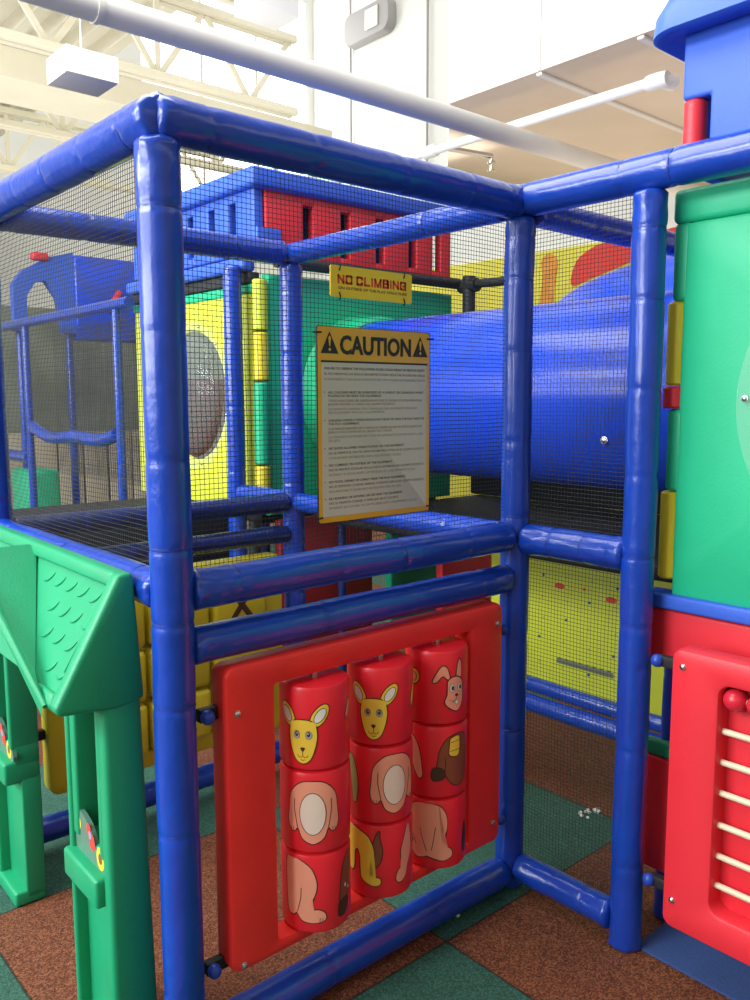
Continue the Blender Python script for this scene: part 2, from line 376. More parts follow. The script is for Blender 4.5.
# ------------------------------------------------------------------ text
def text_mesh(body, size, m, parent, origin, ux, uz, bold=0.0, align='LEFT', depth=0.0008, name='lettering', sx=1.0, width=None):
    cu = bpy.data.curves.new('t', 'FONT'); cu.body = body; cu.size = size; cu.offset = bold * size; cu.extrude = depth
    cu.align_x = align; cu.resolution_u = 3
    ob = bpy.data.objects.new('t', cu); C.objects.link(ob)
    dg = bpy.context.evaluated_depsgraph_get(); me = bpy.data.meshes.new_from_object(ob.evaluated_get(dg))
    bpy.data.objects.remove(ob)
    if width:
        w = max(v.co.x for v in me.vertices) - min(v.co.x for v in me.vertices)
        sx = width / w
    ux = Vector(ux); uz = Vector(uz); nn = ux.cross(uz)
    for v in me.vertices:
        v.co = ux * v.co.x * sx + uz * v.co.y + nn * v.co.z
    me.materials.clear(); me.materials.append(m)
    o = bpy.data.objects.new(name, me); C.objects.link(o); o.parent = parent
    o.location = Vector(origin) - Vector(parent.location) if parent else origin
    return o

STROKES = {'N': ([[(0, 0), (0, 1)], [(0, 1), (1, 0)], [(1, 0), (1, 1)]], 1), 'O': ([[(0, .1), (0, .9), (.1, 1), (.9, 1), (1, .9), (1, .1), (.9, 0), (.1, 0), (0, .1)]], 1),
 'C': ([[(1, .75), (1, .9), (.9, 1), (.1, 1), (0, .9), (0, .1), (.1, 0), (.9, 0), (1, .1), (1, .25)]], 1), 'L': ([[(0, 1), (0, 0), (.9, 0)]], .9), 'I': ([[(0, 0), (0, 1)]], 0),
 'M': ([[(0, 0), (0, 1)], [(0, 1), (.6, 0)], [(.6, 0), (1.2, 1)], [(1.2, 1), (1.2, 0)]], 1.2),
 'B': ([[(0, 0), (0, 1), (.85, 1), (.95, .9), (.95, .62), (.85, .52), (0, .52)], [(.85, .52), (1, .42), (1, .1), (.9, 0), (0, 0)]], 1),
 'G': ([[(1, .78), (1, .9), (.9, 1), (.1, 1), (0, .9), (0, .1), (.1, 0), (1, 0), (1, .48), (.55, .48)]], 1)}
def stroke_word(word, x, z, h, w, y, thick, m, parent, width):
    # wide block capitals, each letter drawn with square-ended strokes; letter cell h high and w wide
    cells = []; cx = 0
    for ch in word:
        if ch == ' ': cx += w * .55; continue
        st, ww = STROKES[ch]; cells.append((st, cx)); cx += ww * w + thick + w * .22
    k = width / (cx - w * .22)
    mb = MB()
    for st, c0 in cells:
        for pl in st:
            for i in range(len(pl) - 1):
                a = Vector((x + k * (c0 + thick / 2 + pl[i][0] * w), z + thick / 2 + pl[i][1] * (h - thick))); b = Vector((x + k * (c0 + thick / 2 + pl[i + 1][0] * w), z + thick / 2 + pl[i + 1][1] * (h - thick)))
                d = (b - a).normalized(); n_ = Vector((-d.y, d.x)) * thick / 2; e_ = d * thick * .42
                q = [a - e_ + n_, a - e_ - n_, b + e_ - n_, b + e_ + n_]
                mb.add([(p.x, y, min(max(p.y, z), z + h)) for p in q] + [(p.x, y + .0005, min(max(p.y, z), z + h)) for p in q], [(0, 1, 2, 3), (4, 7, 6, 5), (0, 4, 5, 1), (1, 5, 6, 2), (2, 6, 7, 3), (3, 7, 4, 0)])
    return place_in(parent, mb.build('lettering', m, origin=tuple(parent.location), smooth=0))

# caution sign: hangs on the net in the plane y = 0
def caution_sign():
    x0, x1, z0, z1, y = 0.431, 0.838, 1.308, 1.822, 0.012
    W = x1 - x0; Hh = z1 - z0; cx = (x0 + x1) / 2; cz = (z0 + z1) / 2
    t = thing('caution_sign', 'white and amber CAUTION rules sign tied to the black net', 'sign', (cx, y, z0))
    def plate(w, h, r, ya, yb, name, m, dx=0, dz=0):
        lp = rrect(w, h, r); mb = MB()
        mb.bridge([[(cx + dx + a, yb, cz + dz + b) for a, b in lp], [(cx + dx + a, ya + .0004, cz + dz + b) for a, b in lp],
                   [(cx + dx + a * (1 - .001 / w), ya, cz + dz + b * (1 - .001 / h)) for a, b in lp]], cap0=True, cap1=True)
        return place_in(t, mb.build(name, m, origin=(cx, y, z0)))
    plate(W, Hh, 0.008, y - .003, y + .002, 'edge_trim', M['signk'])
    plate(W - .004, Hh - .004, 0.007, y - .0036, y - .002, 'amber_border', M['signy'])
    hz = 0.083
    plate(W - .028, Hh - hz - .026, 0.002, y - .0042, y - .003, 'rules_field', M['signw'], dz=-(hz - .0) / 2 + 0.004)
    mb = MB(); mb.box(x0 + .012, x1 - .012, y - .0046, y - .003, z1 - hz - .010, z1 - hz - .005)
    place_in(t, mb.build('black_rule', M['signk'], origin=(cx, y, z0)))
    yy = y - .0042
    text_mesh('CAUTION', 0.066, M['signk'], t, (cx, yy, z1 - .069), (1, 0, 0), (0, 0, 1), bold=0.030, align='CENTER', name='headline', width=0.255)
    for sx in (-1, 1):
        wx = cx + sx * 0.163; b0 = z1 - .070; mb = MB()
        mb.add([(wx - .029, yy - .0004, b0), (wx + .029, yy - .0004, b0), (wx, yy - .0004, b0 + .056),
                (wx - .029, yy + .001, b0), (wx + .029, yy + .001, b0), (wx, yy + .001, b0 + .056)],
               [(0, 1, 2), (3, 5, 4), (0, 3, 4, 1), (1, 4, 5, 2), (2, 5, 3, 0)], M['signk'])
        y3 = yy - .0008
        mb.add([(wx - .0015, y3, b0 + .018), (wx + .0015, y3, b0 + .018), (wx + .0045, y3, b0 + .040), (wx, y3, b0 + .046), (wx - .0045, y3, b0 + .040)], [(0, 1, 2, 3, 4)], M['signy'])
        mb.add([(wx + .004 * math.cos(k), y3, b0 + .010 + .004 * math.sin(k)) for k in [i * PI / 5 for i in range(10)]], [tuple(range(10))], M['signy'])
        place_in(t, mb.build('warning_triangle', origin=(cx, y, z0), smooth=0))
    top = z1 - hz - .028; xl = x0 + .022
    def line(s, z, m, w, x=xl, size=.0088, bold=0.0):
        text_mesh(s, size, m, t, (x, y - .0044, z), (1, 0, 0), (0, 0, 1), bold=bold, name='rules_text', width=w, depth=.0002)
    full = W - .044
    line('FAILURE TO OBSERVE THE FOLLOWING RULES COULD RESULT IN SERIOUS INJURY', top, M['ink2'], full, bold=.03)
    line('EL NO OBSERVAR LAS REGLAS SIGUIENTES PODRIA RESULTAR EN LESIONES SERIAS', top - .014, M['ink_tan'], full, bold=.01)
    line('LE NON RESPECT DES REGLES SUIVANTES PEUT PROVOQUER DES BLESSURES GRAVES', top - .028, M['ink3'], full)
    rules = [
      (['ALL CHILDREN MUST BE SUPERVISED BY A PARENT OR GUARDIAN WHILE', 'PLAYING IN OR NEAR THE EQUIPMENT.'],
       ['TODO NINO DEBE SER SUPERVISADO POR SU PADRE O TUTOR MIENTRAS', 'JUEGUE DENTRO O CERCA DEL EQUIPO DE JUEGO.'],
       ['LES ENFANTS DOIVENT ETRE SURVEILLES PAR UN PARENT PENDANT', 'QU ILS JOUENT PRES DE L EQUIPEMENT.']),
      (['CHILDREN UNDER 3 YEARS SHOULD NOT BE IN OR NEAR THE PLAY AREA OR', 'THE PLAY EQUIPMENT.'],
       ['LOS NINOS MENORES DE 3 ANOS NO DEBEN JUGAR EN ESTE EQUIPO DE', 'JUEGO SI NO ESTAN EN EL GRUPO DE 3 ANOS.'],
       ['LES ENFANTS DE MOINS DE 3 ANS NE DOIVENT PAS ETRE DANS L AIRE', 'DE JEU.']),
      (['NO SHOES ALLOWED WHILE PLAYING ON THE EQUIPMENT.'], ['NO SE PERMITE EL USO DE ZAPATOS MIENTRAS ESTEN EN EL EQUIPO DE JUEGO.'], ['CHAUSSURES INTERDITES SUR L EQUIPEMENT DE JEU.']),
      (['NO CLIMBING ON OUTSIDE OF THE EQUIPMENT.'], ['NO SE PERMITE ESCALAR EN LA PARTE EXTERIOR DEL EQUIPO DE JUEGO.'], ['INTERDIT D ESCALADER L EXTERIEUR DE L EQUIPEMENT DE JEU.']),
      (['NO FOOD, DRINKS OR CANDY NEAR THE PLAY EQUIPMENT.'], ['NO SE PERMITEN COMIDAS, BEBIDAS O DULCES CERCA DEL EQUIPO DE JUEGO.'], ['NOURRITURE ET BOISSONS INTERDITES PRES DU JEU.']),
      (['NO RUNNING OR SHOVING ON OR NEAR THE EQUIPMENT.'], ['NO SE PERMITE CORRER O EMPUJAR EN EL EQUIPO.'], ['INTERDIT DE COURIR OU DE POUSSER SUR L EQUIPEMENT DE JEU.'])]
    z = top - .062
    for i, (e, s, f) in enumerate(rules):
        text_mesh('.', .03, M['ink2'], t, (xl - .003, y - .0044, z + .002), (1, 0, 0), (0, 0, 1), name='bullet', depth=.0002)
        for grp, m in ((e, M['ink2']), (s, M['ink_tan'] if i < 2 else M['ink2']), (f, M['ink3'])):
            for ln in grp:
                line(ln, z, m, min(len(ln) * .00565, full - .014), x=xl + .012, bold=.02 if grp is e else 0); z -= .0091
            z -= .0036
        z -= .0078 if i < 2 else .0062
    for sx, sz in ((x0, z1 - .018), (x1, z1 - .018), (x0, z0 + .016), (x1, z0 + .016)):
        mb = MB(); mb.tube([(sx - .014, y - .005, sz), (sx, y - .0065, sz), (sx + .013, y - .005, sz + .001)], .0022, 8)
        place_in(t, mb.build('zip_tie', M['black'], origin=(cx, y, z0)))
caution_sign()

# ------------------------------------------------------------------ framed panels (animal rollers, abacus)
def frame_loops(w, h, r, wi, hi, ri, ox, oz, front, back, e=0.012):
    """closed ring of loops for a panel with one window, rounded edges. returns loops of (a, depth, b)"""
    L = []
    def lp(W, Hh, rr, d, dx=0, dz=0): return [(a + dx, d, b + dz) for a, b in rrect(W, Hh, rr, 6)]
    k = e * 0.3
    L.append(lp(w - 2 * e, h - 2 * e, r - e, back)); L.append(lp(w - 2 * k, h - 2 * k, r - k, back - k)); L.append(lp(w, h, r, back - e))
    L.append(lp(w, h, r, front + e)); L.append(lp(w - 2 * k, h - 2 * k, r - k, front + k)); L.append(lp(w - 2 * e, h - 2 * e, r - e, front))
    L.append(lp(wi + 2 * e, hi + 2 * e, ri + e, front, ox, oz)); L.append(lp(wi + 2 * k, hi + 2 * k, ri + k, front + k, ox, oz)); L.append(lp(wi, hi, ri, front + e, ox, oz))
    L.append(lp(wi, hi, ri, back - e, ox, oz)); L.append(lp(wi + 2 * e, hi + 2 * e, ri + e, back, ox, oz))
    return L
def bolt(root, pos, axis, r=0.0075, label=None):
    mb = MB(); mb.lathe([(r * 1.25, 0), (r * 1.25, .0012), (r, .0014), (r * .95, .004), (r * .6, .006), (0.0005, .0066)], 16)
    o = mb.build('bolt', M['chrome'])
    o.parent = root; o.location = Vector(pos) - Vector(root.location)
    o.rotation_euler = {'-Y': (PI / 2, 0, 0), '-X': (0, -PI / 2, 0)}[axis]
    return o

cam_az = None
def animal_panel():
    t = thing('animal_roller_panel', 'red plastic panel with three columns of spinning animal picture rollers', 'play panel', (0.593, -0.012, 0.217))
    w, h = 1.002, 0.785; cx, cz = 0.607, 0.6095
    L = frame_loops(w, h, 0.03, 0.712, 0.678, 0.006, -.004, -0.016, -0.052, 0.026)
    mb = MB(); mb.bridge([[(cx + a, d, cz + b) for a, d, b in l] for l in L], closed=True)
    place_in(t, mb.build('panel_frame', M['red'], origin=tuple(t.location)))
    for p in ((0.135, -.052, 0.886), (0.139, -.052, 0.236), (1.078, -.052, 0.938), (1.072, -.052, 0.285)): bolt(t, p, '-Y')
    for x, s in ((0.106, -1), (1.108, 1)):
        for z in ((0.885, 0.235) if s < 0 else (0.90, 0.26)):
            mb = MB()
            x2 = x + s * (0.048 if s < 0 else 0.04)
            mb.rbox(min(x, x2) - (0.03 if s > 0 else 0), max(x, x2) + (0.03 if s < 0 else 0), -.012, .012, z - .016, z + .016, .003)
            b = place_in(t, mb.build('mounting_bracket', M['black'], origin=tuple(t.location)))
            mb = MB(); mb.lathe([(.002, -.018), (.010, -.0155), (.0155, -.009), (.0175, 0), (.0155, .009), (.010, .0155), (.002, .018)], 18, (x + s * .034, -.022, z))
            o = mb.build('knob', M['knob'], origin=tuple(t.location)); o.parent = b; o.location = (0, 0, 0)
    # three spindles with three rollers each
    r = 0.0925; zs = [(0.697, 0.918), (0.474, 0.693), (0.254, 0.470)]
    cols = [0.387, 0.617, 0.842]; yc = -0.022
    px, py = -0.895, -1.733
    for ci, x in enumerate(cols):
        mb = MB(); mb.tube([(x, yc, 0.258), (x, yc, 0.932)], 0.011, 12)
        place_in(t, mb.build('spindle', M['chrome'], origin=tuple(t.location)))
        face = math.atan2(py - yc, px - x)        # direction towards somebody standing at the door
        for ri, (a, b) in enumerate(zs):
            e = .009; prof = [(.010, a), (r - e * 1.4, a), (r - e * .4, a + e * .35), (r, a + e * 1.3), (r, b - e * 1.3), (r - e * .4, b - e * .35), (r - e * 1.4, b), (.010, b)]
            mb = MB(); mb.lathe(prof, 48, (x, yc, 0))
            ro = place_in(t, mb.build('picture_roller', M['rollred'], origin=tuple(t.location)))
            decorate(ro, t, ci, ri, x, yc, (a + b) / 2, r, face)
    return t

def decorate(ro, t, ci, ri, x, yc, zc, r, face):
    layers = []; K = ['printed_body']; KS = 1.17     # (polygon in (s, z) metres, material, layer)
    def shp(poly, m, lay=1, ol=0.0024):
        if ol: layers.append((K[0], offset(poly, ol / 2), M['outline'], lay * 2 - 1))
        layers.append((K[0], offset(poly, -ol / 2) if ol else poly, m, lay * 2))
    def stroke(pts, w=.0016, lay=4, m=None):
        P = []; Q = []
        for i, p in enumerate(pts):
            a = pts[max(i - 1, 0)]; b = pts[min(i + 1, len(pts) - 1)]; tx, ty = b[0] - a[0], b[1] - a[1]; l = math.hypot(tx, ty) or 1
            P.append((p[0] - ty / l * w / 2, p[1] + tx / l * w / 2)); Q.append((p[0] + ty / l * w / 2, p[1] - tx / l * w / 2))
        for i in range(len(pts) - 1): layers.append((K[0], [P[i], P[i + 1], Q[i + 1], Q[i]], m or M['outline'], lay * 2))
    def roo_head(cx, cz=0.0):
        # ears, long face
        for sgn, rot in ((-1, PI / 2 + .50), (1, PI / 2 - .62)):
            shp(ellipse(cx + sgn * .037, cz + .044, .030, .016, rot), M['pyel'], 1)
            shp(ellipse(cx + sgn * .038, cz + .045, .0185, .0095, rot), M['pwhite'], 4, .0014)
        shp(smooth_poly([(cx - .029, cz + .024), (cx - .017, cz + .034), (cx, cz + .036), (cx + .017, cz + .034), (cx + .029, cz + .024), (cx + .032, cz - .004),
                         (cx + .025, cz - .036), (cx + .015, cz - .056), (cx, cz - .063), (cx - .015, cz - .056), (cx - .025, cz - .036), (cx - .032, cz - .004)], 5), M['pyel'], 3)
        # bridge ears to face
        for sgn in (-1, 1):
            layers.append((K[0], ellipse(cx + sgn * .022, cz + .024, .008, .008), M['pyel'], 7))
            shp(ellipse(cx + sgn * .0135, cz + .002, .0072, .0092), M['peye'], 5, .0008)
            layers.append((K[0], ellipse(cx + sgn * .0130, cz + .004, .0040, .0060), M['pdark'], 12))
            layers.append((K[0], ellipse(cx + sgn * .0120, cz + .006, .0012, .0016), M['pwhite'], 14))
        layers.append((K[0], smooth_poly([(cx - .0055, cz - .028), (cx, cz - .0255), (cx + .0055, cz - .028), (cx, cz - .0355)], 5), M['pdark'], 10))
        stroke([(cx, cz - .034), (cx, cz - .044)], .0012, 5)
        stroke([(cx - .012, cz - .043), (cx - .008, cz - .048), (cx - .003, cz - .048), (cx, cz - .044), (cx + .003, cz - .048), (cx + .008, cz - .048), (cx + .012, cz - .043)], .0013, 5)
        stroke([(cx - .005, cz - .053), (cx, cz - .055), (cx + .005, cz - .053)], .0012, 5)
    def rabbit_head(cx, cz):
        shp(smooth_poly([(cx - .010, cz + .022), (cx - .016, cz + .045), (cx - .028, cz + .050), (cx - .042, cz + .030), (cx - .047, cz + .016), (cx - .038, cz + .016), (cx - .026, cz + .028), (cx - .018, cz + .022)], 5), M['ppink'], 1)
        shp(smooth_poly([(cx + .004, cz + .024), (cx + .006, cz + .050), (cx + .012, cz + .062), (cx + .018, cz + .050), (cx + .018, cz + .024)], 5), M['ppink'], 1)
        shp(smooth_poly([(cx - .016, cz + .018), (cx, cz + .027), (cx + .018, cz + .018), (cx + .022, cz - .008), (cx + .020, cz - .030), (cx + .008, cz - .046), (cx - .010, cz - .040), (cx - .022, cz - .026), (cx - .016, cz - .006)], 5), M['ppink'], 3)
        for dx in (-.006, .012):
            shp(ellipse(cx + dx, cz + .003, .0055, .0085), M['pwhite'], 5, .0008); layers.append((K[0], ellipse(cx + dx + .001, cz + .003, .003, .005), M['pdark'], 12))
        layers.append((K[0], ellipse(cx + .004, cz - .012, .004, .003), M['pdark'], 12))
        stroke([(cx + .004, cz - .014), (cx + .003, cz - .022), (cx - .006, cz - .026)], .0012, 5)
        shp([(cx + .001, cz - .023), (cx + .008, cz - .023), (cx + .008, cz - .031), (cx + .001, cz - .031)], M['pwhite'], 5, .0008)
        for q in range(3): layers.append((K[0], ellipse(cx - .012 + q * .004, cz - .020 - q * .002, .0008, .0008, n=8), M['pdark'], 12))
    def belly(cx, cz, k=1.0, fur=None, arms=True):
        fur = fur or M['ppink']
        shp(smooth_poly([(cx, cz + .071), (cx - .028, cz + .066), (cx - .052, cz + .040), (cx - .058, cz), (cx - .060, cz - .026), (cx - .053, cz - .045), (cx - .042, cz - .047), (cx - .034, cz - .040),
                         (cx - .024, cz - .062), (cx, cz - .074), (cx + .024, cz - .062), (cx + .034, cz - .040), (cx + .042, cz - .047), (cx + .053, cz - .045), (cx + .060, cz - .026), (cx + .058, cz), (cx + .052, cz + .040), (cx + .028, cz + .066)], 5), fur, 1)
        shp(ellipse(cx, cz - .004, .029, .048), M['pcream'], 3, .0016)
        for s in (-1, 1):
            stroke([(cx + s * .041, cz + .028), (cx + s * .042, cz + .005), (cx + s * .038, cz - .018), (cx + s * .034, cz - .040)], .0016, 3)
            for q in (0, 1): stroke([(cx + s * (.044 + q * .006), cz - .038), (cx + s * (.045 + q * .006), cz - .045)], .0012, 3)
    def legs_pink_side(cx, cz):
        shp(smooth_poly([(cx - .075, cz + .083), (cx - .040, cz + .078), (cx - .012, cz + .058), (cx, cz + .022), (cx - .006, cz - .008), (cx - .022, cz - .036),
                         (cx + .004, cz - .038), (cx + .018, cz - .048), (cx + .018, cz - .064), (cx - .004, cz - .070), (cx - .034, cz - .066), (cx - .048, cz - .050), (cx - .056, cz - .056), (cx - .074, cz - .040)], 5), M['ppink'], 1)
        stroke([(cx - .036, cz + .012), (cx - .037, cz - .012), (cx - .046, cz - .046)], .0016, 3)
        for q in (0, 1): stroke([(cx + .006 + q * .006, cz - .058), (cx + .005 + q * .006, cz - .067)], .0012, 3)
    def brown_leg(cx, cz):
        shp(smooth_poly([(cx + .036, cz + .080), (cx + .014, cz + .060), (cx + .004, cz + .030), (cx, cz - .005), (cx - .001, cz - .036), (cx + .024, cz - .034), (cx + .036, cz)], 5), M['pbrown'], 1)
        shp(smooth_poly([(cx - .001, cz - .034), (cx + .024, cz - .032), (cx + .026, cz - .050), (cx + .014, cz - .068), (cx - .004, cz - .068), (cx - .006, cz - .056)], 5), M['pdark'], 3)
    A = lambda px_: px_                           # readability
    if ri == 0:
        K[0] = 'printed_head'
        if ci == 0: roo_head(-.026, -.014)
        elif ci == 1: roo_head(-.015, -.014)
        else:
            n0 = len(layers); rabbit_head(0, 0); layers[n0:] = [(k_, [(.047 + p[0] * 1.22, -.004 + p[1] * 1.22) for p in po_], m_, la_) for k_, po_, m_, la_ in layers[n0:]]; K[0] = 'printed_ear'
            shp(ellipse(-.062, .026, .018, .020), M['pyel'], 1); shp(ellipse(-.062, .025, .010, .012), M['ppink'], 3, .0014)
        if ci == 0:
            K[0] = 'printed_ear'
            shp(smooth_poly([(.094, .055), (.088, .040), (.079, .018), (.082, .010), (.090, .016), (.100, .040)], 5), M['ppink'], 1)
        if ci == 1:
            K[0] = 'printed_ear'
            shp(smooth_poly([(-.105, .030), (-.098, .010), (-.094, -.030), (-.098, -.062), (-.108, -.05)], 5), M['ppink'], 1)
            K[0] = 'printed_ear#2'
            shp(smooth_poly([(.110, .050), (.092, .020), (.088, -.010), (.096, -.008), (.108, .012)], 5), M['pyel'], 1)
    elif ri == 1:
        if ci == 0:
            belly(-.006, .004)
        elif ci == 1:
            belly(.036, .006)
            K[0] = 'printed_arm'
            shp(smooth_poly([(-0.091, .060), (-0.074, .062), (-0.060, .030), (-0.056, -.010), (-0.062, -.046), (-0.074, -.046), (-0.080, -.01)], 5), M['pgreen'], 1)
        else:
            K[0] = 'printed_arm'
            shp(smooth_poly([(-0.085, .060), (-0.060, .060), (-0.044, .034), (-0.036, -.010), (-0.034, -.036), (-0.044, -.044), (-0.056, -.030), (-0.070, 0)], 5), M['ppink'], 1)
            K[0] = 'printed_body'
            shp(smooth_poly([(.062, .072), (.030, .064), (.010, .036), (.002, -.006), (-.002, -.034), (.010, -.040), (.022, -.030), (.036, -.052), (.060, -.064), (.084, -.050), (.092, 0), (.086, .060)], 5), M['pbrown'], 1)
            shp(smooth_poly([(-.008, -.014), (.010, -.012), (.022, -.022), (.020, -.040), (-.004, -.046), (-.012, -.036)], 5), M['pdark'], 3)
            stroke([(.022, .016), (.024, -.005), (.022, -.024)], .0016, 4)
            shp(smooth_poly([(.036, .062), (.058, .068), (.064, .056), (.062, .020), (.048, .014), (.032, .022), (.034, .046)], 4), M['pyel'], 5)
            stroke([(.036, .052), (.062, .056)], .0014, 7); stroke([(.034, .030), (.062, .032)], .0014, 7)
    else:
        if ci == 0:
            K[0] = 'printed_leg'; legs_pink_side(.002, .004); K[0] = 'printed_leg#2'; brown_leg(.058, .006)
            layers.append((K[0], ellipse(.072, .006, .003, .005, n=12), M['pwhite'], 12)); layers.append((K[0], ellipse(.084, -.004, .0025, .004, n=12), M['pwhite'], 12))
        elif ci == 1:
            K[0] = 'printed_leg'
            shp(smooth_poly([(-0.100, .084), (-0.070, .082), (-0.050, .076), (-0.030, .066), (-0.016, .040), (-0.014, .014), (-0.026, -.010), (-0.034, -.026), (-0.018, -.034), (0.000, -.038), (0.000, -.054), (-0.020, -.058), (-0.046, -.044), (-0.050, -.020), (-0.052, .014), (-0.060, .026), (-0.068, .010), (-0.068, -.020), (-0.080, -.034), (-0.095, -.010)], 5), M['pyel'], 3)
            shp(smooth_poly([(-.022, .030), (-.012, .066), (-.002, .080), (.0, .058), (.006, .030), (.0, .0), (-.018, -.018), (-.040, -.018), (-.030, -.002)], 5), M['pbrown'], 1)
            K[0] = 'printed_leg#2'
            shp(smooth_poly([(.078, .090), (.064, .060), (.052, .024), (.054, -.004), (.060, -.012), (.044, -.024), (.038, -.046), (.050, -.056), (.068, -.046), (.076, -.02), (.092, .02)], 5), M['ppink'], 1)
        else:
            K[0] = 'printed_leg'
            shp(smooth_poly([(-.062, .076), (-.024, .084), (.010, .078), (.028, .052), (.030, .016), (.018, -.014), (.010, -.030), (.032, -.032), (.044, -.044), (.042, -.060), (.018, -.068), (-.010, -.058),
                             (-.016, -.050), (-.024, -.058), (-.050, -.064), (-.066, -.052), (-.070, -.036), (-.058, -.030), (-.072, -.004), (-.074, .040)], 5), M['ppink'], 1)
            stroke([(.0, .022), (-.004, -.006), (-.010, -.040)], .0016, 3); stroke([(-.040, .016), (-.034, -.010), (-.022, -.044)], .0016, 3)
            stroke([(-.070, .002), (-.058, -.016), (-.052, -.030)], .0016, 3)
            K[0] = 'printed_leg#2'
            shp(smooth_poly([(.090, .02), (.082, -.01), (.080, -.05), (.090, -.06), (.10, -.02)], 4), M['pdark'], 1)
    lim = 0.213 / 2 - .010
    groups = {}
    for key, poly, m, lay in layers:
        poly = [(s * KS, max(-lim, min(lim, z * KS))) for s, z in poly]
        bm = bmesh.new(); vs = [bm.verts.new((s, 0, z)) for s, z in poly]
        try: f = bm.faces.new(vs)
        except ValueError: bm.free(); continue
        bmesh.ops.triangulate(bm, faces=bm.faces[:])
        s0 = min(p[0] for p in poly); s1 = max(p[0] for p in poly); k = math.ceil(s0 / .006)
        while k * .006 < s1:
            bmesh.ops.bisect_plane(bm, geom=bm.verts[:] + bm.edges[:] + bm.faces[:], plane_co=(k * .006, 0, 0), plane_no=(1, 0, 0)); k += 1
        for v in bm.verts:
            th = face + v.co.x / r; rr = r + .0004 + .00022 * lay
            v.co = (x + rr * math.cos(th), yc + rr * math.sin(th), zc + v.co.z)
        groups.setdefault(key, MB()).frombm(bm, m)
    for key, gm in groups.items():
        o = gm.build(key.split('#')[0], origin=tuple(t.location)); o.parent = ro; o.location = (0, 0, 0)
        # the print is a thin ink layer: make every face look outwards
        me = o.data; bm = bmesh.new(); bm.from_mesh(me); bm.normal_update()
        o_x, o_y = x - t.location.x, yc - t.location.y
        for f in bm.faces:
            c = f.calc_center_median()
            if (c.x - o_x) * f.normal.x + (c.y - o_y) * f.normal.y < 0: f.normal_flip()
        bm.to_mesh(me); bm.free()
animal_panel()

def abacus_panel():
    x = 1.13; y0, y1 = -1.625, -0.612; z0, z1 = 0.193, 0.978
    cy, cz = (y0 + y1) / 2, (z0 + z1) / 2
    t = thing('abacus_panel', 'red plastic abacus panel with red beads and cream rods', 'play panel', (x, cy, z0))
    hw, hh = 0.745, 0.62; oz = 0.012
    L = frame_loops(y1 - y0, z1 - z0, 0.03, hw, hh, 0.03, 0, oz, 0.0, 0.075)
    mb = MB(); mb.bridge([[(x + d, cy - a, cz + b) for a, d, b in l] for l in L], closed=True)
    place_in(t, mb.build('panel_frame', M['tred'], origin=tuple(t.location)))
    mb = MB(); mb.rbox(x + .058, x + .072, cy - hw / 2 - .01, cy + hw / 2 + .01, cz + oz - hh / 2 - .01, cz + oz + hh / 2 + .01, .003)
    place_in(t, mb.build('back_plate', M['tred'], origin=tuple(t.location)))
    zr = [0.864, 0.772, 0.688, 0.604, 0.516, 0.430, 0.348]; ye = cy + hw / 2 + .004; yo = cy - hw / 2 - .004
    for i, z in enumerate(zr):
        z = 1.636 + (z - 1.636) * 1.0 + .006
        mb = MB(); mb.tube([(x + .034, yo, z), (x + .034, ye, z)], .0085, 12)
        rd = place_in(t, mb.build('rod', M['wood'], origin=tuple(t.location)))
        if i == 0:
            for q in range(5):
                mb = MB(); mb.lathe([(.003, -.0298)] + [(.030 * math.cos(a), .030 * math.sin(a)) for a in [(-1.35 + k * .27) for k in range(11)]] + [(.003, .0298)], 20, (x + .030, ye - .034 - q * .061, z), 'Y')
                o = mb.build('bead', M['ball'], origin=tuple(t.location)); o.parent = rd; o.location = (0, 0, 0)
    for yy, zz in ((-.646, .932), (-.642, .275), (-1.57, .932), (-1.57, .275)): bolt(t, (x, yy, zz), '-X')
    for zz in (0.925, 0.29):
        mb = MB(); mb.rbox(x + .02, x + .045, y1 - .02, y1 + .055, zz - .015, zz + .015, .003)
        b = place_in(t, mb.build('mounting_bracket', M['black'], origin=tuple(t.location)))
        mb = MB(); mb.lathe([(.002, -.018), (.010, -.0155), (.0155, -.009), (.0175, 0), (.0155, .009), (.010, .0155), (.002, .018)], 18, (x + .02, y1 + .052, zz))
        o = mb.build('knob', M['knob'], origin=tuple(t.location)); o.parent = b; o.location = (0, 0, 0)
abacus_panel()

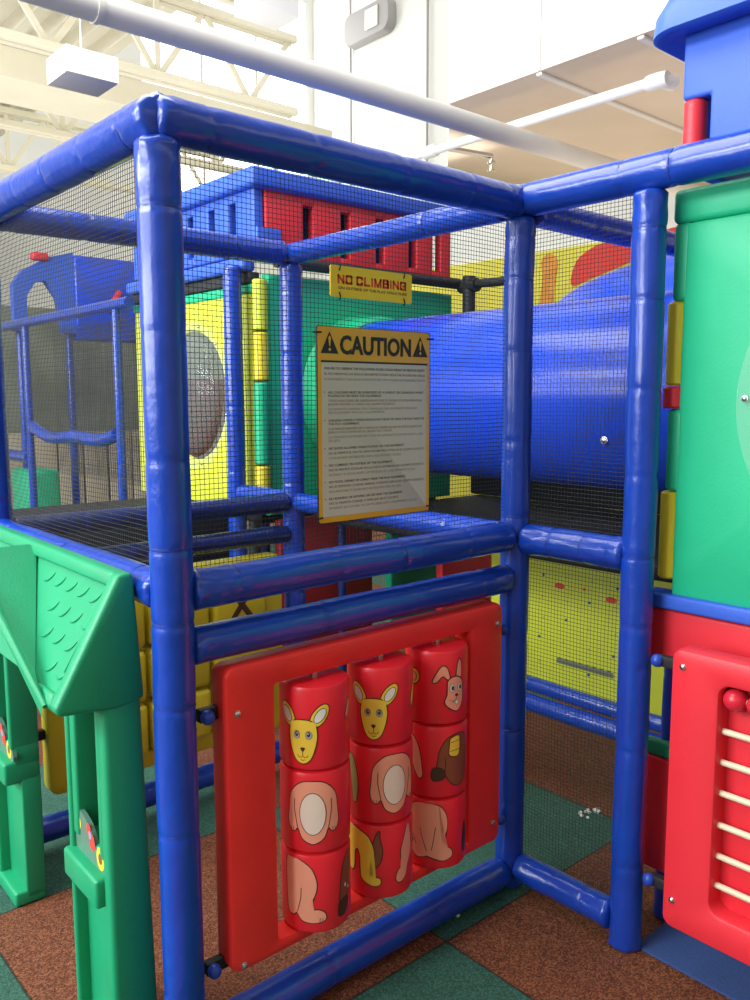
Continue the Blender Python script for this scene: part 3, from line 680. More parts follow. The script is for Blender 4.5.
# ------------------------------------------------------------------ green playhouse front on the left side
def playhouse_front():
    """local axes: x = away from the wall, y = along it, z up; turned a little off the frame"""
    t = thing('playhouse_front', 'green plastic cottage front with shingled awning and two pillars', 'playhouse front', (-0.022, 0.083, 0.0), PI - math.radians(1.2))
    # after the turn by ~180 deg local +x points to -X and local +y to -Y, so run along -y
    def prism(poly_xz, ya, yb, name, bev=0.012, m=None):
        bm = bmesh.new()
        A = [bm.verts.new((p[0], -ya, p[1])) for p in poly_xz]; B = [bm.verts.new((p[0], -yb, p[1])) for p in poly_xz]
        n = len(A); bm.faces.new(A); bm.faces.new(B[::-1])
        for i in range(n): bm.faces.new((A[i], A[(i + 1) % n], B[(i + 1) % n], B[i]))
        bmesh.ops.recalc_face_normals(bm, faces=bm.faces)
        if bev: bmesh.ops.bevel(bm, geom=bm.edges[:], offset=bev, segments=3, profile=0.5, affect='EDGES', clamp_overlap=True)
        mb = MB(); mb.frombm(bm); o = mb.build(name, m or M['green'], smooth=40); o.parent = t; return o
    V = 1.17
    def pillar(v0, v1, sgn):
        # side rails, recessed face with a slot, sill box, plinth
        u0 = -.052 if sgn < 0 else 0.0; t_ = u0
        o = prism([(u0, 0.0), (.115 + u0 * .6, 0.0), (.115 + u0 * .6, .98), (u0 + .020, .98)], v0 if sgn > 0 else v1 - .045, v0 + .045 if sgn > 0 else v1, 'pillar', .014)
        inner = []
        a, b = (v0 + .04, v1) if sgn > 0 else (v0, v1 - .04)
        def sub(x0, x1, ya, yb, z0, z1, bv=.008, nm='pillar_rib'):
            mb = MB(); mb.rbox(x0 + u0 * .6 + .022, x1 + u0 * .6, -max(ya, yb), -min(ya, yb), z0, z1, bv); c = mb.build(nm, M['green']); c.parent = o; return c
        sub(.0, .085, a, b, 0.02, 0.43, .006, 'recessed_panel')
        sub(.0, .112, a, a + .028, .53, .93)            # ribs beside the slot
        sub(.0, .112, b - .055, b - .020, .53, .93)
        sub(.0, .118, b - .022, b, 0.0, .98, .009, 'edge_rib')
        sub(.0, .112, a - .01, b, .90, .99)
        sub(.0, .135, a, b, .415, .49, .010, 'window_sill')
        sub(.0, .105, a, b, .47, .545, .008, 'sill_back')
        # flower sticker above the sill
        mb = MB(); yc = a + .045
        def disc(yy, zz, r1, m, x, n=14):
            mb.add([(x, -(yy + r1 * math.cos(k)), zz + r1 * 1.25 * math.sin(k)) for k in [i * 2 * PI / n for i in range(n)]], [tuple(range(n))], m)
        X = .1065 + u0 * .6
        pl = smooth_poly([(a + .008, .491), (a + .002, .530), (a + .03, .542), (a + .06, .536), (a + .10, .580), (b - .045, .600), (b - .02, .570), (b - .015, .491)], 4)
        mb.add([(X, -p[0], p[1]) for p in pl] + [(X - .012, -p[0], p[1]) for p in pl], [tuple(range(len(pl)))] + [(i, (i + 1) % len(pl), len(pl) + (i + 1) % len(pl), len(pl) + i) for i in range(len(pl))], M['sticker'])
        disc(a + .035, .523, .024, M['yellow'], X + .0006); disc(a + .035, .523, .011, M['pbrown'], X + .0012)
        disc(a + .085, .545, .018, M['muralr'], X + .0006); disc(a + .105, .570, .014, M['muralr'], X + .0006); disc(a + .095, .560, .009, M['lilac'], X + .0012)
        disc(b - .045, .565, .016, M['pyel'], X + .0006); disc(b - .045, .565, .007, M['lilac'], X + .0012)
        c = mb.build('flower_sticker', smooth=0); c.parent = o
        sub(.0, .122, a, b, 0.0, .05, .010, 'foot_lip')
        return o
    pillar(0.005, 0.262, 1)
    pillar(.865, 1.095, -1)
    # awning: wedge along the whole wall with shingled slope, cross gable in the middle
    xt, zt, xe, ze = .055, 1.236, .226, .948
    prof = [(.012, .93), (.085, .918), (xe - .012, ze - .018), (xe, ze), (xt + .012, zt), (.030, zt)]
    rim = .045
    o = prism(prof, 0.0, rim, 'awning', .014)
    def slope(s, lift):                         # s = 0 at the top, 1 at the eave
        dx, dz = xe - xt, ze - zt; l = math.hypot(dx, dz)
        return xt + dx * s - dz / l * lift * -1 * -1, zt + dz * s + dx / l * lift
    # field between the rims, sunk a little
    fld = [(.016, .95), (.085, .938), (xe - .03, ze + .012), (xe - .022, ze + .022), (xt - .004, zt - .016), (.032, zt - .016)]
    g0, g1 = 0.065, 1.155                        # gable meets the slope between these
    yc = (g0 + g1) / 2
    def child(ob): ob.parent = o; return ob
    child(prism(fld, rim - .01, V - rim + .01, 'awning_field', 0))
    child(prism([(.030, 1.20), (xt + .020, 1.20), (xt + .012, zt), (.030, zt)], rim - .01, V - rim + .01, 'top_lip', .008))
    child(prism([(.10, .920), (xe - .012, ze - .018), (xe, ze), (xe - .012, ze + .030), (xe - .05, ze + .01)], rim - .01, g0 + .08, 'eave_lip', .008))
    child(prism([(.10, .920), (xe - .012, ze - .018), (xe, ze), (xe - .012, ze + .030), (xe - .05, ze + .01)], g1 - .08, V - rim + .01, 'eave_lip', .008))
    child(prism(prof, V - rim, V, 'end_cheek', .014))
    # gable (roof slopes both ways from a ridge that sticks out of the wall)
    zr = 1.226; zg = .948
    mb = MB()
    T = .03
    def gp(x, y, z): return (x, -y, z)
    for s in (-1, 1):
        ye = g0 if s < 0 else g1
        top = [gp(xt, yc, zr), gp(xe + .006, yc, zr), gp(xe + .006, ye, zg), gp(xe - .028, yc + s * (yc - .205), ze + .035), gp(xt, yc + s * .015, zr)]
        bot = [(p[0], p[1], p[2] - T) for p in top]; n = 5
        mb.add(top + bot, [tuple(range(n)), tuple(range(n, 2 * n))[::-1]] + [(i, (i + 1) % n, n + (i + 1) % n, n + i) for i in range(n)])
    child(mb.build('cross_gable', M['green'], smooth=30))
    # raised bright rim along the gable front
    mb = MB(); mb.tube([gp(xe + .002, g0 - .012, zg - .002), gp(xe + .006, yc, zr - .008), gp(xe + .002, g1 + .012, zg - .002)], [.006, .017, .006], 10); child(mb.build('gable_rim', M['green']))
    # scalloped shingle ridges on the slope
    dx, dz = xe - .022 - (xt - .004), ze + .022 - (zt - .016); l = math.hypot(dx, dz); ux, uz = dx / l, dz / l; nx, nzv = -uz, ux
    bx, bz = xt - .004, zt - .016
    for row in range(4):
        for k in range(6):
            yy = .118 + k * .078 - (row % 2) * .034; ss = .040 + row * .062
            if yy > .205 + (yc - .205) * max(0, 1 - (ss + .03) / l) - .035: continue
            pts = []
            for q in range(10):
                a = -.25 + q * 1.65 / 9
                v_, s_ = yy - .042 * math.sin(a), ss + .036 * math.cos(a)
                pts.append((bx + ux * s_ + nx * .001, -v_, bz + uz * s_ + nzv * .001))
            mb = MB(); mb.tube(pts, [.0006, .0018, .0028, .0034, .0038, .0038, .0034, .0028, .0018, .0006], 6); child(mb.build('shingle_ridge', M['green']))
    # thin moulded border line round the shingle field
    for a_, b_ in (((.062, .022), (.062, l - .05)), ((.062, .022), (.44, .022))):
        mb = MB(); P = [(bx + ux * s_ + nx * .001, -y_, bz + uz * s_ + nzv * .001) for y_, s_ in (a_, b_)]; mb.tube(P, .0022, 6); child(mb.build('border_line', M['green']))
M['sticker'] = mat('sticker_clear_green', (0.10, 0.22, 0.17, 1), 0.3)
M['lilac'] = mat('sticker_lilac', (0.35, 0.28, 0.45, 1), 0.4)
playhouse_front()
# ------------------------------------------------------------------ towers of moulded panels
def angles(wa, wz, A0, A1, Z0, Z1, n=72):
    base = [2 * PI * i / n for i in range(n)]
    for a, z in ((A0, Z0), (A0, Z1), (A1, Z0), (A1, Z1)):
        t = math.atan2(z - wz, a - wa) % (2 * PI)
        k = min(range(n), key=lambda i: abs((base[i] - t + PI) % (2 * PI) - PI)); base[k] = t
    return base
def tower_wall(name, label, cat, plane, c, a0, a1, z0, z1, m, win=None, knu=None, thick=0.05, knuckle_end=0, group=None, lip=True):
    """wall panel in plane X=c or Y=c; a = other horizontal axis. knu: list of (z0,z1,material) at edge a_k"""
    s = 1
    def P(a, d, z): return (c + d, a, z) if plane == 'X' else (a, c + d, z)
    org = P((a0 + a1) / 2, 0, z0)
    t = thing(name, label, cat, org, group=group)
    ca, cz = (a0 + a1) / 2, (z0 + z1) / 2; w, h = a1 - a0, z1 - z0
    if win:
        wa, wz, wr = win; n = 72; AN = angles(wa, wz, a0, a1, z0, z1)
        def circ(r, d): return [P(wa + r * math.cos(q), d, wz + r * math.sin(q)) for q in AN]
        def rect(W, Hh, r, d):
            # outline resampled by angle around the window centre so that loops pair up
            out = []
            hw_, hh_ = W / 2, Hh / 2
            for i in range(n):
                th = AN[i]; cx_, sx_ = math.cos(th), math.sin(th)
                ta = ((ca + hw_ - wa) / cx_ if cx_ > 1e-6 else (ca - hw_ - wa) / cx_ if cx_ < -1e-6 else 1e9)
                tz = ((cz + hh_ - wz) / sx_ if sx_ > 1e-6 else (cz - hh_ - wz) / sx_ if sx_ < -1e-6 else 1e9)
                k = min(ta, tz); out.append(P(wa + k * cx_, d, wz + k * sx_))
            return out
        e = .012; mb = MB()
        mb.bridge([rect(w - 2 * e, h - 2 * e, 0, thick), rect(w, h, 0, thick - e), rect(w, h, 0, e), rect(w - .3 * e, h - .3 * e, 0, .3 * e), rect(w - 2 * e, h - 2 * e, 0, 0),
                   circ(wr + e, 0), circ(wr, e), circ(wr, thick - e), circ(wr + e, thick)], closed=True)
        place_in(t, mb.build('wall_panel', m, origin=org, smooth=30))
        # clear bubble with flange and bolts
        mb = MB(); fr = wr + .05; k = [(fr, -.001), (fr, -.006), (wr - .005, -.008)] + [((wr - .01) * math.cos(q), -.008 - .10 * math.sin(q)) for q in [i * PI / 2 / 8 for i in range(8)]] + [(.001, -.108)]
        mb.lathe(k, 48, P(wa, 0, wz), 'X' if plane == 'X' else 'Y', caps=False); b = place_in(t, mb.build('bubble_window', M['clear'], origin=org, smooth=60))
        for q in range(12):
            a_ = 2 * PI * (q + .5) / 12; p = P(wa + (wr + .03) * math.cos(a_), -.006, wz + (wr + .03) * math.sin(a_))
            o = bolt(t, p, '-X' if plane == 'X' else '-Y', .006); o.location = Vector(p) - Vector(org)
    else:
        mb = MB()
        if plane == 'X': mb.rbox(c, c + thick, a0, a1, z0, z1, .012)
        else: mb.rbox(a0, a1, c, c + thick, z0, z1, .012)
        place_in(t, mb.build('wall_panel', m, origin=org))
    return t

def knuckle(pos, z0, z1, r, m, label, group='moulded corner posts of the towers', cap=None):
    e = .006; x, y = pos
    t = thing('corner_post', label, 'corner post', (x, y, z0), group=group)
    mb = MB(); mb.lathe([(r - e, 0), (r, e), (r, z1 - z0 - e), (r - e, z1 - z0)], 28); mb.build('sleeve', m, t)
    return t

# right tower -----------------------------------------------------
TX = 1.30
def right_tower():
    # green wall: pieces of one panel with two notches at its left edge
    c, zA, zB, y1, y0 = TX, 1.072, 2.20, -.505, -1.80
    org = (c, (y0 + y1) / 2, zA)
    t = thing('tower_wall', 'big bright green moulded tower wall with clear round bubble window', 'tower wall', org)
    n = 72; wa, wz, wr = -1.085, 1.625, .355; e = .014; thick = .06; AN = angles(wa, wz, y0, y1, zA, zB - .09)
    def P(a, d, z): return (c + d, a, z)
    def circ(r, d): return [P(wa + r * math.cos(q), d, wz + r * math.sin(q)) for q in AN]
    def rect(g, d):
        out = []
        A0, A1, Z0, Z1 = y0 + g, y1 - g, zA + g, zB - .09 - g
        for i in range(n):
            th = AN[i]; cx_, sx_ = math.cos(th), math.sin(th)
            ta = (A1 - wa) / cx_ if cx_ > 1e-6 else (A0 - wa) / cx_ if cx_ < -1e-6 else 1e9
            tz = (Z1 - wz) / sx_ if sx_ > 1e-6 else (Z0 - wz) / sx_ if sx_ < -1e-6 else 1e9
            k = min(ta, tz); out.append(P(wa + k * cx_, d, wz + k * sx_))
        return out
    mb = MB(); mb.bridge([rect(e, thick), rect(0, thick - e), rect(0, e), rect(.3 * e, .3 * e), rect(e, 0), circ(wr + e, 0), circ(wr, e), circ(wr, thick - e), circ(wr + e, thick)], closed=True)
    place_in(t, mb.build('wall_panel', M['tgreen'], origin=org, smooth=30))
    mb = MB(); mb.rbox(c - .004, c + thick, y0, y1 + .036, zB - .092, zB, .016); place_in(t, mb.build('top_lip', M['tgreen'], origin=org))
    for z0_, z1_ in ((1.90, 2.112), (1.372, 1.605)):
        mb = MB(); mb.rbox(c + .002, c + thick, y1 - .02, y1 + .034, z0_, z1_, .014); place_in(t, mb.build('corner_lug', M['tgreen'], origin=org))
    mb = MB(); fr = wr + .055
    mb.lathe([(fr, -.001), (fr, -.006), (wr - .005, -.008)] + [((wr - .01) * math.cos(q), -.008 - .09 * math.sin(q)) for q in [i * PI / 2 / 8 for i in range(8)]] + [(.001, -.098)], 56, P(wa, 0, wz), 'X', caps=False)
    place_in(t, mb.build('bubble_window', M['clear'], origin=org, smooth=60))
    for q in range(14):
        a_ = 2 * PI * (q) / 14 + .02; bolt(t, P(wa + (wr + .032) * math.cos(a_), -.007, wz + (wr + .032) * math.sin(a_)), '-X', .007)
    # corner sleeves seen in the notches
    kx, ky = TX + .03, -.482
    knuckle((kx, ky), 1.670, 1.900, .030, M['yellow'], 'upper yellow corner sleeve beside the green tower wall')
    knuckle((kx - .004, ky), 1.606, 1.668, .033, M['tred'], 'short red cap under the upper yellow corner sleeve')
    knuckle((kx, ky), 1.118, 1.370, .030, M['yellow'], 'lower yellow corner sleeve beside the green tower wall')
    knuckle((kx, ky - .024), 2.245, 2.43, .030, M['tred'], 'red corner sleeve in the notch of the blue roof wall')
    # blue roof wall with a notch, and roof cap
    zr0, zr1 = 2.235, 2.60; org = (TX, -1.1, zr0)
    t = thing('tower_roof', 'blue moulded roof with overhanging rim on the right tower', 'tower roof', org)
    yl = -.482; pts = [(yl, 2.43), (yl, zr1 + .02), (-1.85, zr1 + .02), (-1.85, zr0), (-.562, zr0), (-.562, 2.43)]
    bm = bmesh.new(); A = [bm.verts.new((TX, a, z)) for a, z in pts]; B = [bm.verts.new((TX + .06, a, z)) for a, z in pts]
    bm.faces.new(A); bm.faces.new(B[::-1])
    for i in range(6): bm.faces.new((A[i], A[(i+1) % 6], B[(i+1) % 6], B[i]))
    bmesh.ops.recalc_face_normals(bm, faces=bm.faces); bmesh.ops.bevel(bm, geom=bm.edges[:], offset=.010, segments=3, profile=.5, affect='EDGES')
    mb = MB(); mb.frombm(bm); place_in(t, mb.build('roof_wall', M['tblue'], origin=org))
    mb = MB(); mb.rbox(TX - .008, TX + .02, -1.65, -.705, 2.30, 2.54, .014); place_in(t, mb.build('raised_field', M['tblue'], origin=org))
    mb = MB(); mb.rbox(TX + .075, 2.5, yl - .06, yl - .01, zr0, zr1, .01); place_in(t, mb.build('side_roof_wall', M['tblue'], origin=org))
    # roof cap: rounded slab, hollow rim below
    def lp(x0, x1, ya, yb, r, z): return [((x0 + x1) / 2 + a, (ya + yb) / 2 + b, z) for a, b in rrect(x1 - x0, yb - ya, r, 8)]
    X0, X1, Y0, Y1 = TX - .085, 2.60, -1.95, yl + .085
    L = [lp(X0 + .05, X1 - .05, Y0 + .05, Y1 - .05, .05, 2.595), lp(X0 + .012, X1 - .012, Y0 + .012, Y1 - .012, .09, 2.585), lp(X0, X1, Y0, Y1, .10, 2.592), lp(X0 + .004, X1 - .004, Y0 + .004, Y1 - .004, .10, 2.64),
         lp(X0 + .03, X1 - .03, Y0 + .03, Y1 - .03, .10, 2.70), lp(X0 + .16, X1 - .16, Y0 + .16, Y1 - .16, .09, 2.80), lp(X0 + .40, X1 - .40, Y0 + .40, Y1 - .40, .07, 2.86)]
    mb = MB(); mb.bridge(L, cap0=True, cap1=True); place_in(t, mb.build('roof_cap', M['tblue'], origin=org, smooth=60))
    # deck edge and red lower wall
    mb = MB(); mb.rbox(TX - .02, TX + .06, -1.85, -.425, 1.035, 1.078, .008); tag(mb.build('deck_edge', M['tblue'], origin=(TX, -1.1, 1.035)), 'flat blue plastic deck edge between green wall and red wall', 'deck edge')
    mb = MB(); mb.rbox(TX, TX + .05, -1.85, -.405, .875, 1.032, .012); tag(mb.build('tower_wall', M['tred'], origin=(TX, -1.1, .875)), 'plain red moulded wall behind the abacus panel', 'tower wall')
    mb = MB(); mb.rbox(1.345, 1.375, -1.2, -.40, .20, .56, .010); tag(mb.build('tower_wall', M['tred'], origin=(1.36, -.8, .2)), 'dark red low wall seen between padded post and abacus panel', 'tower wall')
    mb = MB(); mb.rbox(1.345, 1.375, -1.2, -.40, .562, .61, .008); tag(mb.build('tower_wall', M['green'], origin=(1.36, -.8, .562)), 'dark green strip above the dark red low wall', 'tower wall')
    # blue padded leg of the tower
    post((1.45, -.455), 0.0, 1.03, (.2, .45, .8), 'dark blue padded leg behind the abacus panel bracket', 41, .04)
right_tower()

# left/back tower -------------------------------------------------
BX, BY = 1.30, 1.60
def back_tower():
    yw = tower_wall('tower_wall', 'yellow moulded wall with a round clear bubble window behind the net', 'tower wall', 'X', BX, BY + .05, 2.86, 1.10, 2.125, M['limey'], win=(2.225, 1.65, .33))
    mb = MB(); mb.rbox(BX - .005, BX + .06, BY + .04, 2.87, 2.120, 2.165, .01); place_in(yw, mb.build('green_top_strip', M['tgreen'], origin=tuple(yw.location)))
    mb = MB(); mb.rbox(BX - .01, BX + .05, BY + .05, 2.87, 2.168, 2.22, .006); tag(mb.build('net_beam', M['net'], origin=(BX, 2.2, 2.17)), 'black beam above the green strip of the yellow tower wall', 'beam')
    t = thing('tower_wall', 'dark green moulded wall behind the caution sign', 'tower wall', (1.95, BY, 1.08))
    o = (1.95, BY, 1.08)
    # green wall with round hole for the tube
    n = 72; wa, wz, wr = 1.95, 1.65, .34; e = .012; th = .05; AN = angles(wa, wz, BX + .055, 2.60, 1.08, 2.21)
    def circ(r, d): return [(wa + r * math.cos(q), BY + d, wz + r * math.sin(q)) for q in AN]
    def rect(g, d):
        out = []; A0, A1, Z0, Z1 = BX + .055 + g, 2.60 - g, 1.08 + g, 2.21 - g
        for i in range(n):
            q = AN[i]; cx_, sx_ = math.cos(q), math.sin(q)
            ta = (A1 - wa) / cx_ if cx_ > 1e-6 else (A0 - wa) / cx_ if cx_ < -1e-6 else 1e9
            tz = (Z1 - wz) / sx_ if sx_ > 1e-6 else (Z0 - wz) / sx_ if sx_ < -1e-6 else 1e9
            k = min(ta, tz); out.append((wa + k * cx_, BY + d, wz + k * sx_))
        return out
    mb = MB(); mb.bridge([rect(e, th), rect(0, th - e), rect(0, e), rect(e, 0), circ(wr, 0), circ(wr, th)], closed=True)
    place_in(t, mb.build('wall_panel', M['tgreen'], origin=o, smooth=30))
    kn = (BX + .02, BY + .008)
    for z0, z1, m, lb in ((1.72, 1.94, M['yellow'], 'yellow corner sleeve high on the back tower, right of the round window'), (1.12, 1.32, M['yellow'], 'yellow corner sleeve low on the back tower near the deck'),
                          (1.33, 1.71, M['tgreen'], 'dark green corner sleeve between two yellow ones on the back tower'), (1.95, 2.18, M['limey'], 'lime corner sleeve at the top of the back tower')):
        knuckle(kn, z0, z1, .036, m, lb)
    # castle roof: blue face (left) and red face (right), both with slots, blue lid
    def slotted(name, plane, c, a0, a1, z0, z1, slots, m, root, notch=None):
        th = .05; sw = .058; sh0, sh1 = z0 + .045, z1 - .045
        bm = bmesh.new()
        xs = [a0]; 
        mb = MB()
        def B(a, b, za, zb, bev=.008):
            if plane == 'X': mb.rbox(c, c + th, a, b, za, zb, bev)
            else: mb.rbox(a, b, c, c + th, za, zb, bev)
        cur = a0
        for s_ in slots:
            B(cur, s_ - sw / 2, z0 if not (notch and cur == a0) else notch, z1); 
            B(s_ - sw / 2 - .004, s_ + sw / 2 + .004, sh1, z1, .006); B(s_ - sw / 2 - .004, s_ + sw / 2 + .004, z0, sh0, .006)
            cur = s_ + sw / 2
        B(cur, a1, z0, z1); bm.free()
        return place_in(root, mb.build(name, m, origin=tuple(root.location)))
    z0, z1 = 2.30, 2.59
    t = thing('tower_roof', 'castle roof with slotted blue and red walls under a flat blue lid', 'tower roof', (BX, BY, z0))
    slotted('blue_roof_wall', 'X', BX, BY + .01, 2.85, z0, z1, [1.80, 1.99, 2.2, 2.42, 2.64], M['tblue'], t)
    slotted('red_roof_wall', 'Y', BY, BX + .055, 2.58, z0 - .02, z1, [1.60, 1.83, 2.06, 2.29, 2.47], M['tred'], t)
    mb = MB(); mb.rbox(BX + .0, BX + .135, BY - .012, BY + .01, z0 - .01, z0 + .115, .008); place_in(t, mb.build('corner_block', M['tblue'], origin=tuple(t.location)))
    mb = MB(); mb.rbox(BX - .035, 2.62, BY - .035, 2.89, z1 - .005, z1 + .085, .022, 4); place_in(t, mb.build('roof_lid', M['tblue'], origin=tuple(t.location)))
    mb = MB(); mb.rbox(BX + .1, BX + .16, BY + .1, 2.8, z0, z1 - .01, .005); place_in(t, mb.build('inner_liner', M['tubeblue'], origin=tuple(t.location)))
    mb = MB(); mb.rbox(BX + .18, 2.5, BY + .1, BY + .16, z0, z1 - .01, .005); place_in(t, mb.build('inner_liner', M['tubeblue'], origin=tuple(t.location)))
    # blue beam under the blue roof wall and black one beneath
    mb = MB(); mb.rbox(BX - .04, BX + .03, BY + .05, 2.88, 2.222, 2.285, .014); tag(mb.build('roof_beam', M['tblue'], origin=(BX, 2.2, 2.24)), 'blue beam between the yellow wall and the castle roof', 'beam')
    # far walls of the tower
    mb = MB(); mb.rbox(2.58, 2.63, BY + .06, 2.86, 1.10, 1.62, .01); tag(mb.build('tower_wall', M['maroon'], origin=(2.6, 2.2, 1.1)), 'dark red low wall seen through the round window', 'tower wall')
    mb = MB(); mb.rbox(BX + .06, 2.57, 2.82, 2.87, 1.10, 1.75, .01); tag(mb.build('tower_wall', M['tred'], origin=(1.95, 2.85, 1.1)), 'red far side wall of the back tower', 'tower wall')
    # lower storey pieces
    mb = MB(); mb.rbox(1.42, 2.02, BY + .02, BY + .07, .35, 1.05, .012); tag(mb.build('tower_wall', M['maroon'], origin=(1.7, BY, .35)), 'dark red lower wall behind the gap of the two rails', 'tower wall')
    mb = MB(); mb.rbox(2.04, 2.42, BY - .10, BY - .05, .35, .96, .012); tag(mb.build('tower_wall', M['tgreen'], origin=(2.2, BY, .35)), 'green lower wall seen through the gap of the two rails', 'tower wall')
    mb = MB(); mb.rbox(2.14, 2.52, 1.22, 1.27, .35, .95, .012); tag(mb.build('tower_wall', M['tred'], origin=(2.3, 1.25, .35)), 'pinkish red lower wall beside the short blue leg', 'tower wall')
back_tower()

# black rail with fittings and NO CLIMBING sign
def black_rail():
    t = thing('net_rail', 'thin black rail behind the NO CLIMBING sign with black fittings', 'rail', (2.2, 1.5, 2.25))
    mb = MB(); mb.tube([(1.38, 1.56, 2.262), (2.60, 1.56, 2.262)], .028, 14); place_in(t, mb.build('rail_bar', M['net'], origin=tuple(t.location)))
    mb = MB(); mb.tube([(2.62, 1.56, 2.262), (2.62, 1.3, 2.25), (2.62, 1.1, 2.25)], .024, 14); place_in(t, mb.build('rail_bar', M['net'], origin=tuple(t.location)))
    for y, in ((1.50,), (1.16,)):
        mb = MB(); mb.tube([(2.62, y, 2.30), (2.62, y, 2.02)], .036, 14); mb.tube([(2.62, y - .06, 2.25), (2.62, y + .06, 2.25)], .038, 14)
        place_in(t, mb.build('fitting', M['net'], origin=tuple(t.location)))
black_rail()
def noclimb():
    x0, x1, z0, z1, y = 0.478, 0.765, 1.897, 1.977, 0.012
    cx, cz = (x0 + x1) / 2, (z0 + z1) / 2
    t = thing('no_climbing_sign', 'small yellow NO CLIMBING sign above the caution sign', 'sign', (cx, y, z0))
    lp = rrect(x1 - x0, z1 - z0, .006)
    mb = MB(); mb.bridge([[(cx + a, y + .002, cz + b) for a, b in lp], [(cx + a, y - .003, cz + b) for a, b in lp]], cap0=True, cap1=True); place_in(t, mb.build('plate', M['noy'], origin=tuple(t.location)))
    stroke_word('NO CLIMBING', x0 + .022, z0 + .034, .0245, .0165, y - .0036, .0062, M['nor'], t, .243)
    text_mesh('ON OUTSIDE OF THE PLAY STRUCTURE', .0095, M['pbrown'], t, (x0 + .024, y - .0034, z0 + .021), (1, 0, 0), (0, 0, 1), bold=.015, width=.243, name='small_lettering', depth=.0003)
    for a, b in ((.03, 1), (.258, 1), (.03, 0), (.258, 0)):
        zz = z1 if b else z0; q = 1 if b else -1
        mb = MB(); mb.tube([(x0 + a - .003, y - .004, zz - q * .013), (x0 + a, y - .0055, zz - q * .004), (x0 + a + .002, y - .001, zz + q * .004), (x0 + a + .002, y + .004, zz + q * .005)], .0017, 8); place_in(t, mb.build('zip_tie', M['black'], origin=tuple(t.location)))
noclimb()

# ------------------------------------------------------------------ big blue crawl tube
def crawl_tube():
    t = thing('crawl_tube', 'large glossy blue plastic crawl tube between the towers', 'crawl tube', (1.95, .5, 1.65))
    prof = []; r = .366; ya, yb = -.44, 1.50
    ribs = [.62]
    N = 60
    for i in range(N + 1):
        y = ya + (yb - ya) * i / N; prof.append((r, y))
    for q in ():
        pass
    mb = MB(); mb.lathe(prof, 72, (1.95, 0, 1.65), 'Y', caps=False); place_in(t, mb.build('tube_shell', M['tubeblue'], origin=tuple(t.location), smooth=60))
    for y in (-.415,):
        mb = MB(); mb.lathe([(r + .001, y - .014), (r + .008, y - .010), (r + .010, y), (r + .008, y + .010), (r + .001, y + .014)], 64, (1.95, 0, 1.65), 'Y'); place_in(t, mb.build('flange', M['tubeblue'], origin=tuple(t.location), smooth=60))
    mb = MB(); mb.lathe([(r + .002, 1.44), (r + .02, 1.45), (r + .024, 1.47), (r + .024, 1.58), (r + .04, 1.598)], 64, (1.95, 0, 1.65), 'Y', caps=False); place_in(t, mb.build('green_collar', M['tgreen'], origin=tuple(t.location), smooth=60))
    for a in (-.35,):
        o = bolt(t, (1.95 - r * math.cos(.45) - .004, -.06, 1.65 - r * math.sin(.45)), '-X', .011)
    # second tube rising behind
    t = thing('crawl_tube', 'blue tube bend rising behind the large crawl tube', 'crawl tube', (2.95, .2, 1.8))
    pts = [(2.95 + .0 * i, .95 - .12 * i, 1.86 + .06 * math.sin(PI * i / 10)) for i in range(11)]
    mb = MB(); mb.tube(pts, [.34, .37, .385, .395, .40, .40, .40, .395, .385, .37, .34], 48); place_in(t, mb.build('tube_shell', M['tubeblue'], origin=tuple(t.location), smooth=60))
crawl_tube()

# ------------------------------------------------------------------ platforms
def platform(label, x0, x1, y0, y1, z0, z1):
    t = thing('deck_platform', label, 'platform', ((x0 + x1) / 2, (y0 + y1) / 2, 0))
    mb = MB(); mb.rbox(x0, x1, y0, y1, z0, z1, .012); place_in(t, mb.build('deck_pad', M['deck'], origin=tuple(t.location)))
    for x in (x0 + .06, x1 - .06):
        for y in (y0 + .06, y1 - .06):
            mb = MB(); mb.tube([(x, y, 0), (x, y, z0)], .022, 12); place_in(t, mb.build('leg', M['navy'], origin=tuple(t.location)))
    return t
platform('black vinyl covered platform below the big blue tube', 1.62, 2.75, -.44, 1.52, 1.03, 1.085)
mb = MB(); mb.rbox(2.70, 2.75, -.9, 1.55, 1.09, 1.55, .01); tag(mb.build('kick_board', M['deck'], origin=(2.72, .3, 1.09)), 'black padded board behind and below the big blue tube', 'board')
platform('black vinyl covered deck at the left behind the net', .36, 1.24, 1.75, 2.62, .86, 1.09)
platform('black vinyl covered floor inside the back tower', 1.36, 2.56, 1.68, 2.8, 1.03, 1.09)

